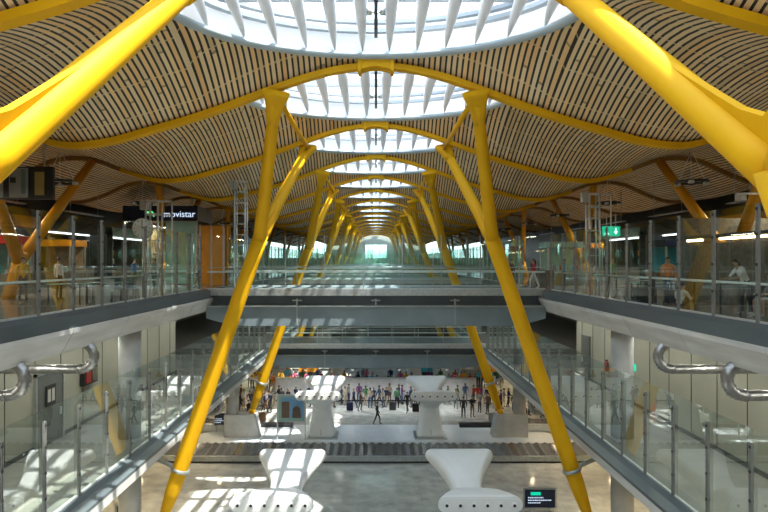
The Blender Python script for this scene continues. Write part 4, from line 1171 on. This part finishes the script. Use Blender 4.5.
xs_ = [-.5, .3, .9, -1.5, -2.7, 2.0, 3.3, 5.1, -5.9, 6.8, -5.4, -3.6, -1.9, 1.2, 4.2, 4.8, 7.2, 7.9, 9.0, 9.7, 11.0, -8.0, -7.0, -10.2, -11.2, -4.9, -4.3, -3.0, -2.4, -0.9, -.2, .6, 1.8, 2.3, 3.0, 3.6, -12.6, -11.8, -10.6, -9.9, -9.1, -8.4, -7.5, -6.4, 8.6, 9.3, 10.0, 10.6, 11.4, 12.1, 12.7, 13.4, 14.2, 5.6, 6.3]
for x in xs_:
    y = random.uniform(50.8, 53.2)
    t_, b_2, k_ = pick(tops, bots)
    hall(x, y, k_, random.uniform(0, 6.28), t_, b_2, 'before white partition', hc=random.randint(0, 2), skin=random.randint(0, 1), h=random.uniform(.93, 1.05))
for i in range(46):
    s = -1 if i % 2 else 1
    t_, b_2, k_ = pick(tops[:8], bots[:5])
    hall(s*random.uniform(8.5, 16), random.uniform(47.2, 50.5), k_, random.uniform(0, 6.28), t_, b_2, 'in dark %s crowd' % SIDE[s], hc=random.randint(0, 1), h=random.uniform(.93, 1.05))
tops2 = ['red', 'light blue', 'pink', 'white', 'blue', 'yellow', 'orange', 'navy', 'beige', 'green', 'purple', 'black', 'grey']
row = -12.6; i = 0
while row < 12.8:
    if i == 1: c = ('yellow', 'black', 'stand'); combos.add(c)
    else: c = pick(tops2, bots)
    hall(row, random.uniform(56.5, 61), c[2], random.uniform(-.8, .8), c[0], c[1], 'behind white partition', hc=random.randint(0, 2), skin=random.randint(0, 1), h=random.uniform(.95, 1.08))
    row += random.uniform(.34, .6); i += 1
# suitcases and trolleys on the hall floor
for i, (x, y, c) in enumerate(((-4.6, 50.2, 'red'), (-2.2, 50.4, 'navy'), (1.4, 50.6, 'dark grey'), (3.3, 50.0, 'black'), (-8.9, 47.0, 'brown'), (-10.4, 46.9, 'jeans blue'), (9.1, 47.0, 'grey'), (10.8, 46.8, 'purple'))):
    suitcase(x, y, GROUND, .55, .3, .72, CM[c], '%s suitcase on the hall floor %s' % (c, 'near the centre' if abs(x) < 6 else 'at the foot of the crowd, %s side' % ('left' if x < 0 else 'right')), 'suitcases on the hall floor')

# far hall furniture: lit adverts in the back
for i, (x, m_, c) in enumerate(((-14, 'cyan', 'cyan'), (5.2, 'cyan', 'bright cyan'), (12.5, 'orange', 'orange'), (-7.5, 'orange', 'small orange'), (-19, 'teal', 'pale teal'), (18.5, 'teal', 'large pale teal'))):
    t = thing('advert_board', '%s advert board deep in the arrivals hall behind the crowd' % c, 'advert', (x, 66, GROUND))
    MB().box(x-1.0, x+1.0, 66, 66.15, GROUND+.4, GROUND+2.6).build('board', M[m_], t); MB().box(x-1.05, x+1.05, 65.98, 66.17, GROUND, GROUND+.4).build('foot', M['dark'], t)

# ------------------------------------------------------------------ light fixtures below the decks, plus added fill lamps
def downlight(x, y, z, lab, grp, power, r=.11, col=(1, .78, .5)):
    t = thing('downlight', lab, 'lamp', (x, y, z), group=grp)
    MB().tube([(x, y, z-.03), (x, y, z)], r, 12).build('trim_ring', M['steel_light'], t)
    MB().tube([(x, y, z-.045), (x, y, z-.03)], r*.8, 12).build('lens', M['lamp_warm'] if col[2] < .8 else M['lamp_white'], t)
    if power:
        l = bpy.data.lights.new('lamp_light', 'SPOT'); l.energy = power; l.color = col; l.spot_size = math.radians(150); l.spot_blend = 1; l.shadow_soft_size = .15
        lo = bpy.data.objects.new('lamp_light', l); C.objects.link(lo); lo.parent = t; lo.location = (0, 0, -.08)
def fill_lamp(x, y, z, w, ln, power, col, lab, grp, hang=0):  # added area lamp in a housing, used for fill light
    t = thing('fill_lamp', lab, 'lamp', (x, y, z), group=grp)
    MB().box(x-w/2-.03, x+w/2+.03, y-ln/2-.03, y+ln/2+.03, z, z+.05).build('housing', M['steel'], t)
    l = bpy.data.lights.new('lamp_light', 'AREA'); l.shape = 'RECTANGLE'; l.size = w; l.size_y = ln; l.energy = power; l.color = col
    lo = bpy.data.objects.new('lamp_light', l); C.objects.link(lo); lo.parent = t; lo.location = (0, 0, -.02)
    if hang:
        for q in (-.4, .4): MB().tube([(x, y+q*ln, z+.05), (x, y+q*ln, z+hang)], .015, 5).build('cord', M['steel'], t)
for s in (-1, 1):
    for j, y in enumerate((22, 30, 38, 46, 54, 62)):
        for kx, x in enumerate((12, 18)):
            downlight(s*x, y, -8.05, 'warm downlight under the lower %s walkway, %s along, %s line' % (SIDE[s], ORD[j], ('inner', 'outer')[kx]), 'warm downlights under the walkways', 260)
    for j, y in enumerate(range(-2, 62, 4)):
        fill_lamp(s*11.3, y, -2.80, .14, 2.6, 24, (1, .98, .88), 'added fill lamp in the soffit over the lower %s walkway, %s along' % (SIDE[s], ORD[j]), 'added fill lamps above the lower walkways')  # added lamps, fill the dark lower walkways with light
    for j, y in enumerate(range(2, 66, 8)):
        fill_lamp(s*16.5, y, 2.7, .3, 4, 85, (1, .86, .66), 'added hanging fill lamp over the upper %s deck, %s along' % (SIDE[s], ORD[j]), 'added hanging fill lamps', 2.2)  # added lamps, lift the upper decks and bounce onto the outer roof

for j, x in enumerate((-6, -2, 2, 6)):
    downlight(x, 50.9, -9.12, 'added white fill light under the edge of the lower footbridge, %s from the left' % ORD[j], 'added fill lights before the lower footbridge', 170, r=.14, col=(.95, .98, 1))  # added lamps, brighten the dull partition and crowd
# ------------------------------------------------------------------ daylight
w = bpy.data.worlds.new('sky'); bpy.context.scene.world = w; w.use_nodes = True
nt = w.node_tree; N = nt.nodes; L = nt.links; N.clear()
out = N.new('ShaderNodeOutputWorld'); bg = N.new('ShaderNodeBackground'); tc = N.new('ShaderNodeTexCoord'); sp = N.new('ShaderNodeSeparateXYZ'); rp = N.new('ShaderNodeValToRGB')
L.new(tc.outputs['Generated'], sp.inputs[0]); L.new(sp.outputs[2], rp.inputs[0])
rp.color_ramp.elements[0].position = 0; rp.color_ramp.elements[0].color = (.85, .92, 1, 1)
rp.color_ramp.elements[1].position = .8; rp.color_ramp.elements[1].color = (.62, .80, 1, 1)
L.new(rp.outputs[0], bg.inputs[0]); bg.inputs[1].default_value = 1.4; L.new(bg.outputs[0], out.inputs[0])
sl = bpy.data.lights.new('sun', 'SUN'); sl.energy = 5; sl.angle = math.radians(.6); sl.color = (1, .96, .88)
so = bpy.data.objects.new('sun', sl); C.objects.link(so)
so.rotation_euler = Vector((-.385, .20, -1.0)).to_track_quat('-Z', 'Y').to_euler()

# ------------------------------------------------------------------ camera, lift, view
cam = bpy.data.cameras.new('camera'); co = bpy.data.objects.new('camera', cam); C.objects.link(co)
cam.sensor_width = 36; cam.lens = 600/768*36; cam.clip_end = 600
cam.shift_x = 8/768; cam.shift_y = 6/768
co.location = (0, 0, 0); co.rotation_euler = (PI/2, 0, 0)
bpy.context.scene.camera = co
for o in list(bpy.data.objects):
    if o.parent is None: o.location.z += 12.5
sc = bpy.context.scene
sc.view_settings.view_transform = 'Standard'; sc.view_settings.look = 'None'; sc.view_settings.gamma = 1; sc.view_settings.use_curve_mapping = False
sc.view_settings.exposure = 1.62
sc.cycles.max_bounces = 10; sc.cycles.diffuse_bounces = 6; sc.cycles.glossy_bounces = 4; sc.cycles.transparent_max_bounces = 64; sc.cycles.transmission_bounces = 4
sc.cycles.sample_clamp_indirect = 8; sc.cycles.caustics_reflective = False; sc.cycles.caustics_refractive = False
sc.cycles.use_denoising = True
